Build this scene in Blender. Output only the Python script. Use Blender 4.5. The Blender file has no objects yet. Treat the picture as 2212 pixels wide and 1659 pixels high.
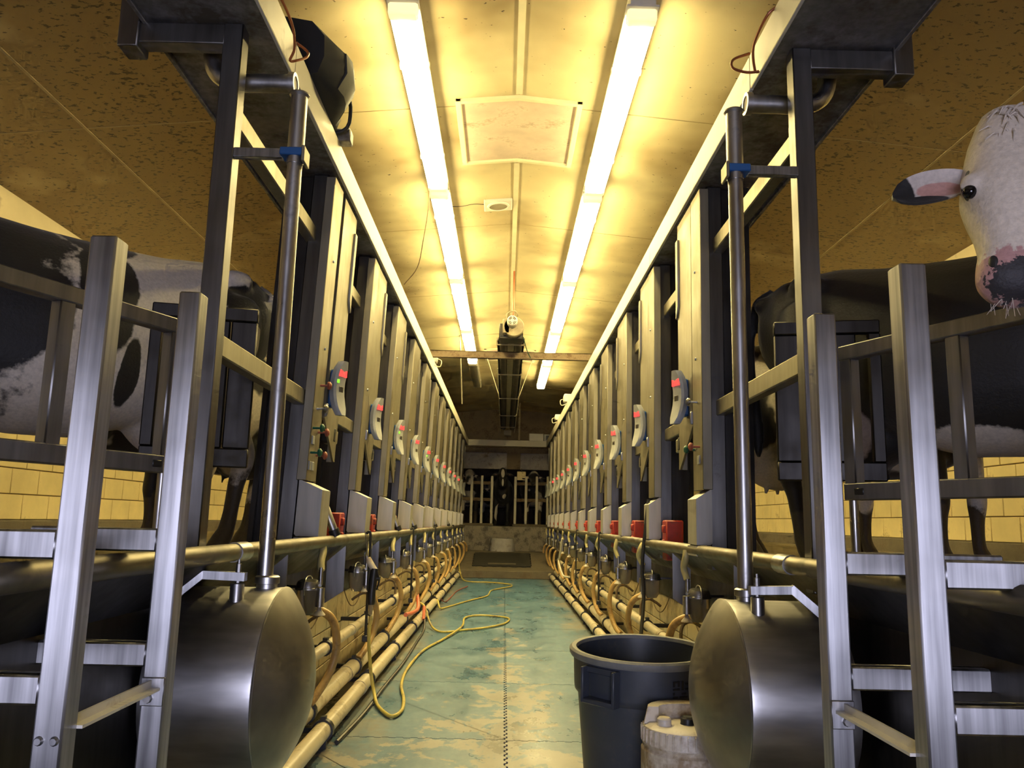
import bpy, bmesh, math, random
from mathutils import Vector, Matrix, Euler
import numpy as np

random.seed(7)
SC = bpy.context.scene
COL = SC.collection

# ------------------------------------------------------------------ camera
IMG_W, IMG_H, FPX = 2212.0, 1659.0, 1740.0
YAW, PITCH, ROLL = math.radians(0.33), math.radians(9.68), 0.023
def cam_basis():
    fw = Vector((math.sin(YAW)*math.cos(PITCH), math.cos(YAW)*math.cos(PITCH), math.sin(PITCH)))
    r = Vector((math.cos(YAW), -math.sin(YAW), 0)); up = r.cross(fw)
    c, s = math.cos(ROLL), math.sin(ROLL)
    return c*r+s*up, -s*r+c*up, fw
cr_, cu_, cf_ = cam_basis()
cam_d = bpy.data.cameras.new('camera'); cam = bpy.data.objects.new('camera', cam_d); COL.objects.link(cam)
cam_d.sensor_fit = 'HORIZONTAL'; cam_d.sensor_width = 36.0; cam_d.lens = FPX/IMG_W*36.0
cam_d.clip_start = 0.05; cam_d.clip_end = 100
cam.matrix_world = Matrix(((cr_.x, cu_.x, -cf_.x, -0.034), (cr_.y, cu_.y, -cf_.y, 0.0), (cr_.z, cu_.z, -cf_.z, 1.10), (0, 0, 0, 1)))
SC.camera = cam

# ------------------------------------------------------------------ world, daylight, exposure
LAMP_COL = (1.0, 0.80, 0.34); LAMP_STR = 37.0
w = bpy.data.worlds.new('dim_air'); SC.world = w; w.use_nodes = True
w.node_tree.nodes['Background'].inputs[0].default_value = (0.55, 0.65, 1.0, 1)
w.node_tree.nodes['Background'].inputs[1].default_value = 0.05
def area(name, loc, rot, sx, sy, energy, col):
    l = bpy.data.lights.new(name, 'AREA'); l.shape = 'RECTANGLE'; l.size = sx; l.size_y = sy; l.energy = energy; l.color = col
    o = bpy.data.objects.new(name, l); COL.objects.link(o); o.location = loc; o.rotation_euler = rot
    return o
# daylight entering by the open door behind the photographer
area('daylight_doorway', (0.0, -2.85, 0.86), (math.radians(90), 0, 0), 1.8, 1.70, 108.0, (0.74, 0.75, 1.0))
SC.view_settings.view_transform = 'Standard'; SC.view_settings.look = 'None'
SC.view_settings.exposure = 0.45; SC.view_settings.gamma = 1.0; SC.view_settings.use_curve_mapping = False
SC.cycles.use_denoising = True
SC.cycles.max_bounces = 4; SC.cycles.diffuse_bounces = 3; SC.cycles.glossy_bounces = 2; SC.cycles.transmission_bounces = 4
SC.cycles.use_adaptive_sampling = True; SC.cycles.adaptive_threshold = 0.09; SC.cycles.adaptive_min_samples = 12
SC.cycles.sample_clamp_indirect = 4.0; SC.cycles.caustics_reflective = False; SC.cycles.caustics_refractive = False

# ------------------------------------------------------------------ mesh helpers
class MB:
    def __init__(s): s.v = []; s.f = []
    def add(s, v, f):
        b = len(s.v); s.v += [tuple(p) for p in v]; s.f += [tuple(i+b for i in q) for q in f]; return s
    def box(s, x0, x1, y0, y1, z0, z1, b=0.0):
        c = [(x0+x1)/2, (y0+y1)/2, (z0+z1)/2]; h = [abs(x1-x0)/2, abs(y1-y0)/2, abs(z1-z0)/2]
        if b <= 0:
            v = [(c[0]+i*h[0], c[1]+j*h[1], c[2]+k*h[2]) for i in (-1, 1) for j in (-1, 1) for k in (-1, 1)]
            return s.add(v, [(0, 1, 3, 2), (4, 6, 7, 5), (0, 4, 5, 1), (2, 3, 7, 6), (0, 2, 6, 4), (1, 5, 7, 3)])
        b = min(b, min(h)*0.9); idx = {}; v = []
        for i in (-1, 1):
            for j in (-1, 1):
                for k in (-1, 1):
                    for a in range(3):
                        sg = (i, j, k); p = [c[q]+sg[q]*(h[q]-(0 if q == a else b)) for q in range(3)]
                        idx[(i, j, k, a)] = len(v); v.append(p)
        f = []
        for a in range(3):
            o1, o2 = [q for q in range(3) if q != a]
            for sg in (-1, 1):
                ring = []
                for (m, n) in ((-1, -1), (1, -1), (1, 1), (-1, 1)):
                    t = [0, 0, 0]; t[a] = sg; t[o1] = m; t[o2] = n; ring.append(idx[(t[0], t[1], t[2], a)])
                f.append(tuple(ring))
        for a in range(3):      # edges along axis a
            o1, o2 = [q for q in range(3) if q != a]
            for m in (-1, 1):
                for n in (-1, 1):
                    t0 = [0, 0, 0]; t0[a] = -1; t0[o1] = m; t0[o2] = n; t1 = list(t0); t1[a] = 1
                    f.append((idx[(*t0, o1)], idx[(*t1, o1)], idx[(*t1, o2)], idx[(*t0, o2)]))
        for i in (-1, 1):
            for j in (-1, 1):
                for k in (-1, 1): f.append(tuple(idx[(i, j, k, a)] for a in range(3)))
        return s.add(v, f)
    def obox(s, p0, p1, wd, ht, up=(0, 0, 1)):
        """bar of rectangular section from p0 to p1"""
        p0 = Vector(p0); p1 = Vector(p1); d = (p1-p0).normalized(); u = Vector(up)
        sd = d.cross(u).normalized(); u = sd.cross(d).normalized()
        v = [p+sd*(i*wd/2)+u*(j*ht/2) for p in (p0, p1) for i, j in ((-1, -1), (1, -1), (1, 1), (-1, 1))]
        return s.add(v, [(0, 1, 2, 3), (4, 7, 6, 5), (0, 4, 5, 1), (1, 5, 6, 2), (2, 6, 7, 3), (3, 7, 4, 0)])
    def prism(s, poly, axis, a0, a1):
        """poly: 2-D points in the two other axes (in axis order)"""
        n = len(poly); o = [q for q in range(3) if q != axis]; v = []
        for a in (a0, a1):
            for p in poly:
                t = [0, 0, 0]; t[axis] = a; t[o[0]] = p[0]; t[o[1]] = p[1]; v.append(t)
        f = [tuple(range(n)), tuple(range(2*n-1, n-1, -1))]+[(i, (i+1) % n, n+(i+1) % n, n+i) for i in range(n)]
        return s.add(v, f)
    def tube(s, pts, r, n=10, caps=True, flat=1.0):
        pts = [Vector(p) for p in pts]; k = len(pts); rr = r if isinstance(r, (list, tuple)) else [r]*k
        v = []; prev = None
        for i, p in enumerate(pts):
            t = (pts[min(i+1, k-1)]-pts[max(i-1, 0)]).normalized()
            if prev is None:
                a = Vector((0, 0, 1)) if abs(t.z) < 0.9 else Vector((1, 0, 0)); u = t.cross(a).normalized()
            else: u = (prev-t*prev.dot(t)).normalized()
            prev = u; wv = t.cross(u)
            for j in range(n):
                a = 2*math.pi*j/n; v.append(p+u*(math.cos(a)*rr[i])+wv*(math.sin(a)*rr[i]*flat))
        f = [(i*n+j, i*n+(j+1) % n, (i+1)*n+(j+1) % n, (i+1)*n+j) for i in range(k-1) for j in range(n)]
        if caps: f += [tuple(range(n-1, -1, -1)), tuple((k-1)*n+j for j in range(n))]
        return s.add(v, f)
    def lathe(s, prof, c=(0, 0, 0), axis=2, n=24, closed=False):
        """prof: (radius, height) along axis; radius 0 makes a pole"""
        o = [q for q in range(3) if q != axis]; v = []; rows = []
        for r, h in prof:
            if r < 1e-6:
                t = [0, 0, 0]; t[axis] = h; rows.append([len(v)]); v.append(t)
            else:
                row = []
                for j in range(n):
                    a = 2*math.pi*j/n; t = [0, 0, 0]; t[axis] = h; t[o[0]] = r*math.cos(a); t[o[1]] = r*math.sin(a)
                    row.append(len(v)); v.append(t)
                rows.append(row)
        f = []
        seq = list(zip(rows, rows[1:]))+([(rows[-1], rows[0])] if closed else [])
        for A, B in seq:
            if len(A) == 1 and len(B) == 1: continue
            for j in range(n):
                j2 = (j+1) % n
                if len(A) == 1: f.append((A[0], B[j], B[j2]))
                elif len(B) == 1: f.append((A[j], A[j2], B[0]))
                else: f.append((A[j], A[j2], B[j2], B[j]))
        if not closed:
            for row in (rows[0], rows[-1]):
                if len(row) > 1: f.append(tuple(row))
        return s.add([(p[0]+c[0], p[1]+c[1], p[2]+c[2]) for p in v], f)
    def loft(s, rings, caps=True):
        n = len(rings[0]); v = [p for r in rings for p in r]; k = len(rings)
        f = [(i*n+j, i*n+(j+1) % n, (i+1)*n+(j+1) % n, (i+1)*n+j) for i in range(k-1) for j in range(n)]
        if caps: f += [tuple(range(n-1, -1, -1)), tuple((k-1)*n+j for j in range(n))]
        return s.add(v, f)
    def sphere(s, c, r, n=12, m=8):
        r = r if isinstance(r, (list, tuple)) else (r, r, r)
        prof = [(math.sin(math.pi*i/m), -math.cos(math.pi*i/m)) for i in range(m+1)]
        t = MB().lathe(prof, n=n)
        return s.add([(p[0]*r[0]+c[0], p[1]*r[1]+c[1], p[2]*r[2]+c[2]) for p in t.v], t.f)
    def xf(s, M):
        s.v = [tuple(M @ Vector(p)) for p in s.v]; return s
    def mesh(s, name, mat, sx=1.0, lean=0.0, zref=0.0, sharp=38, flat=False):
        v = s.v
        if lean: v = [(p[0]+lean*(zref-p[2]), p[1], p[2]) for p in v]
        if sx != 1.0: v = [(p[0]*sx, p[1], p[2]) for p in v]
        me = bpy.data.meshes.new(name); me.from_pydata([tuple(p) for p in v], [], s.f)
        bm = bmesh.new(); bm.from_mesh(me); bmesh.ops.recalc_face_normals(bm, faces=bm.faces[:]); bm.to_mesh(me); bm.free()
        if not flat:
            me.polygons.foreach_set('use_smooth', [True]*len(me.polygons)); me.set_sharp_from_angle(angle=math.radians(sharp))
        if mat is not None: me.materials.append(mat)
        return me
def cr(pts, k=6):
    """Catmull-Rom resampling of a polyline"""
    P = [Vector(p) for p in pts]; P = [P[0]*2-P[1]]+P+[P[-1]*2-P[-2]]; out = []
    for i in range(1, len(P)-2):
        a, b, c, d = P[i-1], P[i], P[i+1], P[i+2]
        for j in range(k):
            t = j/k; out.append(0.5*((2*b)+(c-a)*t+(2*a-5*b+4*c-d)*t*t+(3*b-a-3*c+d)*t**3))
    return out+[P[-2]]
def obj(name, me, parent=None, loc=(0, 0, 0), rot=(0, 0, 0)):
    o = bpy.data.objects.new(name, me); COL.objects.link(o); o.location = loc; o.rotation_euler = rot
    if parent is not None: o.parent = parent
    return o
def tag(o, label=None, cat=None, group=None, kind=None):
    if label: o['label'] = label
    if cat: o['category'] = cat
    if group: o['group'] = group
    if kind: o['kind'] = kind
    return o
def thing(name, label, cat, loc=(0, 0, 0), rot=(0, 0, 0), group=None):
    return tag(obj(name, None, None, loc, rot), label, cat, group)
def dup(o, parent=None):
    c = o.copy(); COL.objects.link(c); c.parent = parent
    for ch in list(o.children): dup(ch, c)
    return c
SIDE = {-1: 'left', 1: 'right'}
ORD = ['nearest', 'second', 'third', 'fourth', 'fifth', 'sixth', 'seventh', 'eighth', 'ninth', 'tenth', 'eleventh', 'twelfth', 'thirteenth', 'fourteenth']

# ------------------------------------------------------------------ materials
MATS = {}
def nmat(name):
    m = bpy.data.materials.new(name); m.use_nodes = True; MATS[name] = m
    nt = m.node_tree; return m, nt, nt.nodes['Principled BSDF']
def N(nt, t, **kw):
    n = nt.nodes.new(t)
    for k, v in kw.items():
        if k.startswith('i_'):
            key = k[2:]; n.inputs[int(key) if key.isdigit() else key].default_value = v
        else: setattr(n, k, v)
    return n
def pos(nt, scale=(1, 1, 1), space='world', off=None):
    src = N(nt, 'ShaderNodeNewGeometry').outputs['Position'] if space == 'world' else N(nt, 'ShaderNodeTexCoord').outputs['Object']
    mp = N(nt, 'ShaderNodeMapping'); mp.inputs['Scale'].default_value = scale
    if off: mp.inputs['Location'].default_value = off
    nt.links.new(src, mp.inputs['Vector']); return mp.outputs['Vector']
def noise(nt, vec, scale, detail=3, rough=0.55, dist=0.0):
    n = N(nt, 'ShaderNodeTexNoise'); n.inputs['Scale'].default_value = scale; n.inputs['Detail'].default_value = detail
    n.inputs['Roughness'].default_value = rough; n.inputs['Distortion'].default_value = dist
    nt.links.new(vec, n.inputs['Vector']); return n.outputs['Fac']
def ramp(nt, fac, stops, interp='LINEAR'):
    r = N(nt, 'ShaderNodeValToRGB'); e = r.color_ramp.elements; r.color_ramp.interpolation = interp
    while len(e) < len(stops): e.new(0.5)
    for el, (p, c) in zip(e, stops):
        el.position = p; el.color = (*c, 1) if isinstance(c, tuple) else (c, c, c, 1)
    nt.links.new(fac, r.inputs['Fac']); return r.outputs['Color']
def mix(nt, fac, a, b, mode='MIX'):
    m = N(nt, 'ShaderNodeMix', data_type='RGBA', blend_type=mode)
    for sk, v in ((m.inputs[0], fac), (m.inputs[6], a), (m.inputs[7], b)):
        if isinstance(v, (int, float)): sk.default_value = v
        elif isinstance(v, tuple): sk.default_value = (*v, 1)
        else: nt.links.new(v, sk)
    return m.outputs[2]
def math_(nt, op, a, b=None, c=None):
    m = N(nt, 'ShaderNodeMath', operation=op)
    for i, v in enumerate((a, b, c)):
        if v is None: continue
        if isinstance(v, (int, float)): m.inputs[i].default_value = v
        else: nt.links.new(v, m.inputs[i])
    return m.outputs[0]
def bump(nt, bs, h, strength=0.3, dist=0.01):
    b = N(nt, 'ShaderNodeBump'); b.inputs['Strength'].default_value = strength; b.inputs['Distance'].default_value = dist
    nt.links.new(h, b.inputs['Height']); nt.links.new(b.outputs['Normal'], bs.inputs['Normal'])
def lk(nt, a, b): nt.links.new(a, b)

def steel(name, col, rough, streak=(14, 14, 1.2), var=0.25, metal=1.0, grime=(0.10, 0.085, 0.06), gthr=0.62, aniso=0.0, rv=0.12, ax='Z', arot=0.0):
    m, nt, b = nmat(name); b.inputs['Metallic'].default_value = metal
    s = noise(nt, pos(nt, streak), 2.0, 3); big = noise(nt, pos(nt), 5.0, 3, 0.65); fine = noise(nt, pos(nt), 60, 1)
    c0 = tuple(x*(1-var) for x in col); c1 = tuple(min(1, x*(1+var*0.5)) for x in col)
    c = ramp(nt, s, [(0.3, c0), (0.7, c1)])
    g = ramp(nt, math_(nt, 'MULTIPLY_ADD', fine, 0.25, big), [(gthr, 0.0), (gthr+0.22, 1.0)])
    c = mix(nt, g, c, grime); lk(nt, c, b.inputs['Base Color'])
    r = ramp(nt, big, [(0.25, max(0.08, rough-rv)), (0.75, min(1, rough+rv))]); lk(nt, r, b.inputs['Roughness'])
    met = math_(nt, 'MULTIPLY_ADD', g, -0.5*metal, metal); lk(nt, met, b.inputs['Metallic'])
    if aniso:      # brushed along the length of the bar
        b.inputs['Anisotropic'].default_value = aniso; tn = N(nt, 'ShaderNodeTangent', direction_type='RADIAL', axis=ax); b.inputs['Anisotropic Rotation'].default_value = arot; lk(nt, tn.outputs[0], b.inputs['Tangent'])
    bump(nt, b, s, 0.05, 0.004)
    return m
def paint(name, col, rough=0.5, var=0.15, scale=4.0, dirt=None, dthr=0.6, bumps=0.1, metal=0.0, space='world'):
    m, nt, b = nmat(name); p = pos(nt, space=space); n1 = noise(nt, p, scale, 4); n2 = noise(nt, p, scale*9, 3)
    c = ramp(nt, n1, [(0.3, tuple(x*(1-var) for x in col)), (0.7, tuple(min(1, x*(1+var*0.4)) for x in col))])
    if dirt:
        g = ramp(nt, math_(nt, 'MULTIPLY_ADD', n2, 0.35, n1), [(dthr, 0.0), (dthr+0.2, 1.0)]); c = mix(nt, g, c, dirt)
    lk(nt, c, b.inputs['Base Color']); b.inputs['Roughness'].default_value = rough; b.inputs['Metallic'].default_value = metal
    bump(nt, b, n2, bumps, 0.004); return m
def emit(name, col, strength, base=(0.8, 0.8, 0.8)):
    m, nt, b = nmat(name); b.inputs['Base Color'].default_value = (*base, 1); b.inputs['Roughness'].default_value = 0.4
    b.inputs['Emission Color'].default_value = (*col, 1); b.inputs['Emission Strength'].default_value = strength; return m

ST_POST = steel('post_steel', (0.50, 0.50, 0.51), 0.36, streak=(26, 26, 1.0), var=0.42, gthr=0.84, grime=(0.22,0.20,0.17), rv=0.06, aniso=0.85)
ST_DIM = steel('dimmed_steel', (0.235, 0.228, 0.22), 0.42, gthr=0.82, grime=(0.09, 0.08, 0.065), rv=0.08, aniso=0.7)  # post steel darkened, the shade on portal posts and gates put into colour
ST_DIMMER = steel('deep_dimmed_steel', (0.15, 0.145, 0.14), 0.42, gthr=0.82, grime=(0.07, 0.06, 0.05), rv=0.08, aniso=0.7)  # same steel darker still, shade on the stall uprights put into colour
ST_DRUM = steel('drum_steel', (0.56, 0.55, 0.54), 0.44, streak=(2, 10, 10), gthr=0.84, aniso=0.6, ax='X', arot=0.25, rv=0.06)
ST_DOME = steel('dome_steel', (0.40, 0.385, 0.36), 0.40, streak=(3, 3, 3), gthr=0.84, rv=0.05)
ST_TUBE = steel('pipe_steel', (0.47, 0.46, 0.45), 0.36, gthr=0.74)
ST_PANEL = steel('panel_steel', (0.31, 0.28, 0.205), 0.50, gthr=0.92, metal=0.85, var=0.15)
ST_COVER = steel('cover_steel', (0.48, 0.465, 0.42), 0.46, gthr=0.90, metal=0.5, var=0.15)
ST_DARK = steel('dark_sheet', (0.065, 0.061, 0.057), 0.42, gthr=0.72, grime=(0.05,0.043,0.03))
ST_RAIL = steel('kerb_pipe_steel', (0.21, 0.185, 0.135), 0.50, streak=(10, 1.0, 10), gthr=0.64)
ST_HEAD = steel('header_steel', (0.30, 0.29, 0.285), 0.58, gthr=0.56)
GALV = paint('bright_galvanised_angle', (0.80, 0.76, 0.66), 0.4, 0.1, 6, (0.35, 0.28, 0.18), 0.80)
FASCIA = paint('fascia_paint', (0.66, 0.61, 0.48), 0.5, 0.10, 3.0, (0.30, 0.25, 0.17), 0.78, 0.05)
BLACK_P = paint('black_plastic', (0.018, 0.018, 0.019), 0.42, 0.3)
BLACK_R = paint('black_rubber', (0.022, 0.020, 0.018), 0.6, 0.3)
BLUE_P = paint('blue_plastic', (0.02, 0.10, 0.28), 0.45, 0.25)
RED_P = paint('red_plastic', (0.42, 0.035, 0.02), 0.45, 0.3, 8, (0.10, 0.05, 0.03), 0.72)
GREEN_P = paint('green_plastic', (0.01, 0.10, 0.055), 0.35, 0.2)
KNOB_R = paint('worn_red_knob', (0.36, 0.10, 0.06), 0.4, 0.3)
GREY_P = paint('grey_plastic', (0.44, 0.45, 0.43), 0.5, 0.2, 12, (0.22, 0.20, 0.16), 0.80)
PIPE_PVC = paint('grimy_cream_pipe', (0.66, 0.57, 0.40), 0.34, 0.2, 5, (0.22, 0.16, 0.09), 0.70, 0.15)
HOSE_Y = paint('yellow_clear_hose', (0.60, 0.52, 0.24), 0.3, 0.15, 20)
HOSE_O = paint('amber_rubber_hose', (0.56, 0.36, 0.13), 0.38, 0.25, 7, (0.24, 0.13, 0.05), 0.70)
HOSE_G = paint('yellow_green_hose', (0.62, 0.50, 0.10), 0.42, 0.2, 5, (0.25, 0.19, 0.08), 0.66)
RUBBER_RED = paint('red_rubber_liner', (0.62, 0.15, 0.07), 0.4, 0.2)
COPPER = paint('copper_wire', (0.34, 0.11, 0.035), 0.4, 0.3, 10, metal=0.4)
WHITE_P = paint('dirty_white_plastic', (0.74, 0.66, 0.52), 0.42, 0.15, 6, (0.34, 0.24, 0.13), 0.64, 0.15)
CAN_P = paint('navy_grey_plastic', (0.050, 0.058, 0.075), 0.42, 0.2, 5, (0.09, 0.085, 0.08), 0.74)
CAN_LIP = paint('scuffed_grey_rim', (0.22, 0.22, 0.21), 0.45, 0.25, 12)
RUSTY = paint('rusty_bar', (0.23, 0.17, 0.10), 0.75, 0.3, 9, (0.10, 0.06, 0.03), 0.62, 0.3)
CONC = paint('concrete', (0.19, 0.16, 0.11), 0.85, 0.3, 4, (0.14, 0.11, 0.07), 0.66, 0.5)
CONC_W = paint('limewashed_concrete', (0.46, 0.44, 0.44), 0.85, 0.3, 7, (0.16, 0.13, 0.09), 0.70, 0.4)
DECK = paint('wet_deck_concrete', (0.28, 0.24, 0.17), 0.55, 0.35, 6, (0.06, 0.05, 0.03), 0.62, 0.5)
BLOCKM = paint('yellow_glazed_block', (0.90, 0.74, 0.37), 0.5, 0.14, 3.5, (0.34, 0.24, 0.10), 0.80, 0.15)
MORTAR = paint('dark_mortar', (0.26, 0.20, 0.11), 0.9, 0.2)
TILE = paint('cream_wall_tile', (0.66, 0.54, 0.30), 0.35, 0.2, 4, (0.22, 0.15, 0.07), 0.68, 0.15)
WALLP = paint('upper_wall_paint', (0.78, 0.66, 0.40), 0.6, 0.12, 2.5, (0.40, 0.30, 0.16), 0.80, 0.1)
WALLB = paint('brown_board_wall', (0.22, 0.17, 0.105), 0.75, 0.25, 3, (0.10, 0.07, 0.04), 0.72, 0.2)
WOODP = paint('pinkish_hatch_board', (0.66, 0.52, 0.40), 0.7, 0.2, 5, (0.36, 0.27, 0.18), 0.72, 0.1)
STRIP = paint('cover_strip', (0.76, 0.68, 0.45), 0.5, 0.1, 5)
STRIP2 = paint('grimy_cover_strip', (0.40, 0.31, 0.16), 0.6, 0.2, 5)
HEAT_D = paint('heater_dark_metal', (0.045, 0.04, 0.032), 0.5, 0.3, 8, (0.10, 0.08, 0.05), 0.7, metal=0.3)
HEAT_L = paint('heater_dusty_metal', (0.40, 0.34, 0.22), 0.6, 0.25, 9, (0.20, 0.15, 0.08), 0.7, metal=0.2)
WIRE_L = paint('pale_wire', (0.62, 0.56, 0.42), 0.5, 0.15)
LAMPBODY = paint('lamp_housing', (0.74, 0.70, 0.60), 0.5, 0.1)
LENS = emit('lit_lens', LAMP_COL, LAMP_STR)
LENS_END = emit('dim_lens_end', LAMP_COL, 0.8)
LENS_OFF = paint('dark_lens', (0.30, 0.27, 0.20), 0.3, 0.2)
LED_R = emit('red_led', (1.0, 0.06, 0.05), 1.3, (0.4, 0.02, 0.02))
LED_G = emit('green_led', (0.35, 1.0, 0.05), 0.7, (0.1, 0.4, 0.05))
HORN = paint('hoof', (0.06, 0.05, 0.04), 0.6, 0.3)
EYE = paint('cow_eye', (0.006, 0.005, 0.005), 0.08, 0.1)
MATR = paint('black_rubber_mat', (0.035, 0.032, 0.026), 0.75, 0.3, 20, bumps=0.3)

def glassy():
    m, nt, b = nmat('cloudy_clear_plastic'); b.inputs['Base Color'].default_value = (0.72, 0.62, 0.42, 1)
    b.inputs['Roughness'].default_value = 0.18; b.inputs['Transmission Weight'].default_value = 0.65; b.inputs['IOR'].default_value = 1.3
    return m
CLEAR = glassy()
def ceiling_mat():
    m, nt, b = nmat('ceiling_panel_paint'); p = pos(nt); n1 = noise(nt, p, 1.3, 4)
    c = ramp(nt, n1, [(0.3, (0.66, 0.545, 0.305)), (0.7, (0.76, 0.655, 0.39))])
    # fly specks, thicker over the cows away from the lamps
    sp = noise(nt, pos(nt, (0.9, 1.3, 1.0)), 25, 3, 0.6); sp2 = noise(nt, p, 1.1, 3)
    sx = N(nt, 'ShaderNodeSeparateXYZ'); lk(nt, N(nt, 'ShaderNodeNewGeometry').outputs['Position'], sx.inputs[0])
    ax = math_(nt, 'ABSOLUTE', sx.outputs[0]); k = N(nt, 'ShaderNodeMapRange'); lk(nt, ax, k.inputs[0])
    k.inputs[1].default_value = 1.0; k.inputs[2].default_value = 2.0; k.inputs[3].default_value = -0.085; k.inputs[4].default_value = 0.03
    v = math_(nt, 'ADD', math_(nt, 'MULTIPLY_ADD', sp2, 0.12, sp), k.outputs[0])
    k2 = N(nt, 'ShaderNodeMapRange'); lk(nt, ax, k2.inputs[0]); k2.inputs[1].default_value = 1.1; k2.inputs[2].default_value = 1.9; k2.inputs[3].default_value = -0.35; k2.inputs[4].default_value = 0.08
    grime_shade = ramp(nt, math_(nt, 'ADD', sp2, k2.outputs[0]), [(0.12, 0.0), (0.48, 0.95)]); c = mix(nt, grime_shade, c, (0.20, 0.122, 0.042))  # brown grime plus painted-in shade darkening the ceiling beyond the cabinets
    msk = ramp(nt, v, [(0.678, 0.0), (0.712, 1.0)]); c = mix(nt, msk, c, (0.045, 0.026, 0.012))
    lk(nt, c, b.inputs['Base Color']); b.inputs['Roughness'].default_value = 0.42
    bump(nt, b, noise(nt, p, 7, 2), 0.05, 0.01); return m
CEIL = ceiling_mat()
def mat_floor():
    m, nt, b = nmat('worn_blue_mat'); p = pos(nt, (1.0, 0.8, 1.0)); n1 = noise(nt, p, 3.6, 10, 0.70, 0.5); n2 = noise(nt, p, 17, 6, 0.7)
    sx = N(nt, 'ShaderNodeSeparateXYZ'); lk(nt, N(nt, 'ShaderNodeNewGeometry').outputs['Position'], sx.inputs[0])
    ax = math_(nt, 'ABSOLUTE', math_(nt, 'ADD', sx.outputs[0], 0.0))
    k = N(nt, 'ShaderNodeMapRange'); lk(nt, ax, k.inputs[0])        # trodden stripe along the middle joint
    k.inputs[1].default_value = 0.0; k.inputs[2].default_value = 0.30; k.inputs[3].default_value = 0.09; k.inputs[4].default_value = -0.02
    ky = N(nt, 'ShaderNodeMapRange'); lk(nt, sx.outputs[1], ky.inputs[0])   # most worn nearest the stairs
    ky.inputs[1].default_value = 3.5; ky.inputs[2].default_value = 8.5; ky.inputs[3].default_value = 0.06; ky.inputs[4].default_value = -0.10
    kx = N(nt, 'ShaderNodeMapRange'); lk(nt, sx.outputs[0], kx.inputs[0])
    kx.inputs[1].default_value = -0.5; kx.inputs[2].default_value = 0.5; kx.inputs[3].default_value = -0.035; kx.inputs[4].default_value = 0.035
    v = math_(nt, 'ADD', math_(nt, 'ADD', math_(nt, 'ADD', math_(nt, 'MULTIPLY_ADD', n2, 0.22, n1), k.outputs[0]), ky.outputs[0]), kx.outputs[0])
    worn = ramp(nt, v, [(0.648, 0.0), (0.672, 1.0)])
    blue = ramp(nt, n2, [(0.3, (0.050, 0.125, 0.20)), (0.7, (0.10, 0.20, 0.28))])
    c = mix(nt, worn, blue, (0.28, 0.275, 0.25))
    ke = N(nt, 'ShaderNodeMapRange'); lk(nt, ax, ke.inputs[0])      # trodden-in muck along the walls
    ke.inputs[1].default_value = 0.35; ke.inputs[2].default_value = 0.95; ke.inputs[3].default_value = -0.25; ke.inputs[4].default_value = 0.30
    d1 = noise(nt, pos(nt, (1, 0.5, 1), off=(5, 3, 0)), 2.6, 5, 0.7)
    dirt = ramp(nt, math_(nt, 'ADD', d1, ke.outputs[0]), [(0.54, 0.0), (0.80, 0.75)]); c = mix(nt, dirt, c, (0.24, 0.18, 0.085))
    dk = ramp(nt, noise(nt, pos(nt, (0.7, 1.6, 1), off=(1, 8, 0)), 2.4, 6, 0.72), [(0.62, 0.0), (0.70, 0.8)]); c = mix(nt, dk, c, (0.05, 0.043, 0.028))
    lk(nt, c, b.inputs['Base Color']); lk(nt, ramp(nt, d1, [(0.35, 0.22), (0.65, 0.5)]), b.inputs['Roughness'])
    bump(nt, b, n2, 0.12, 0.004); return m
FLOORM = mat_floor()
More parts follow.
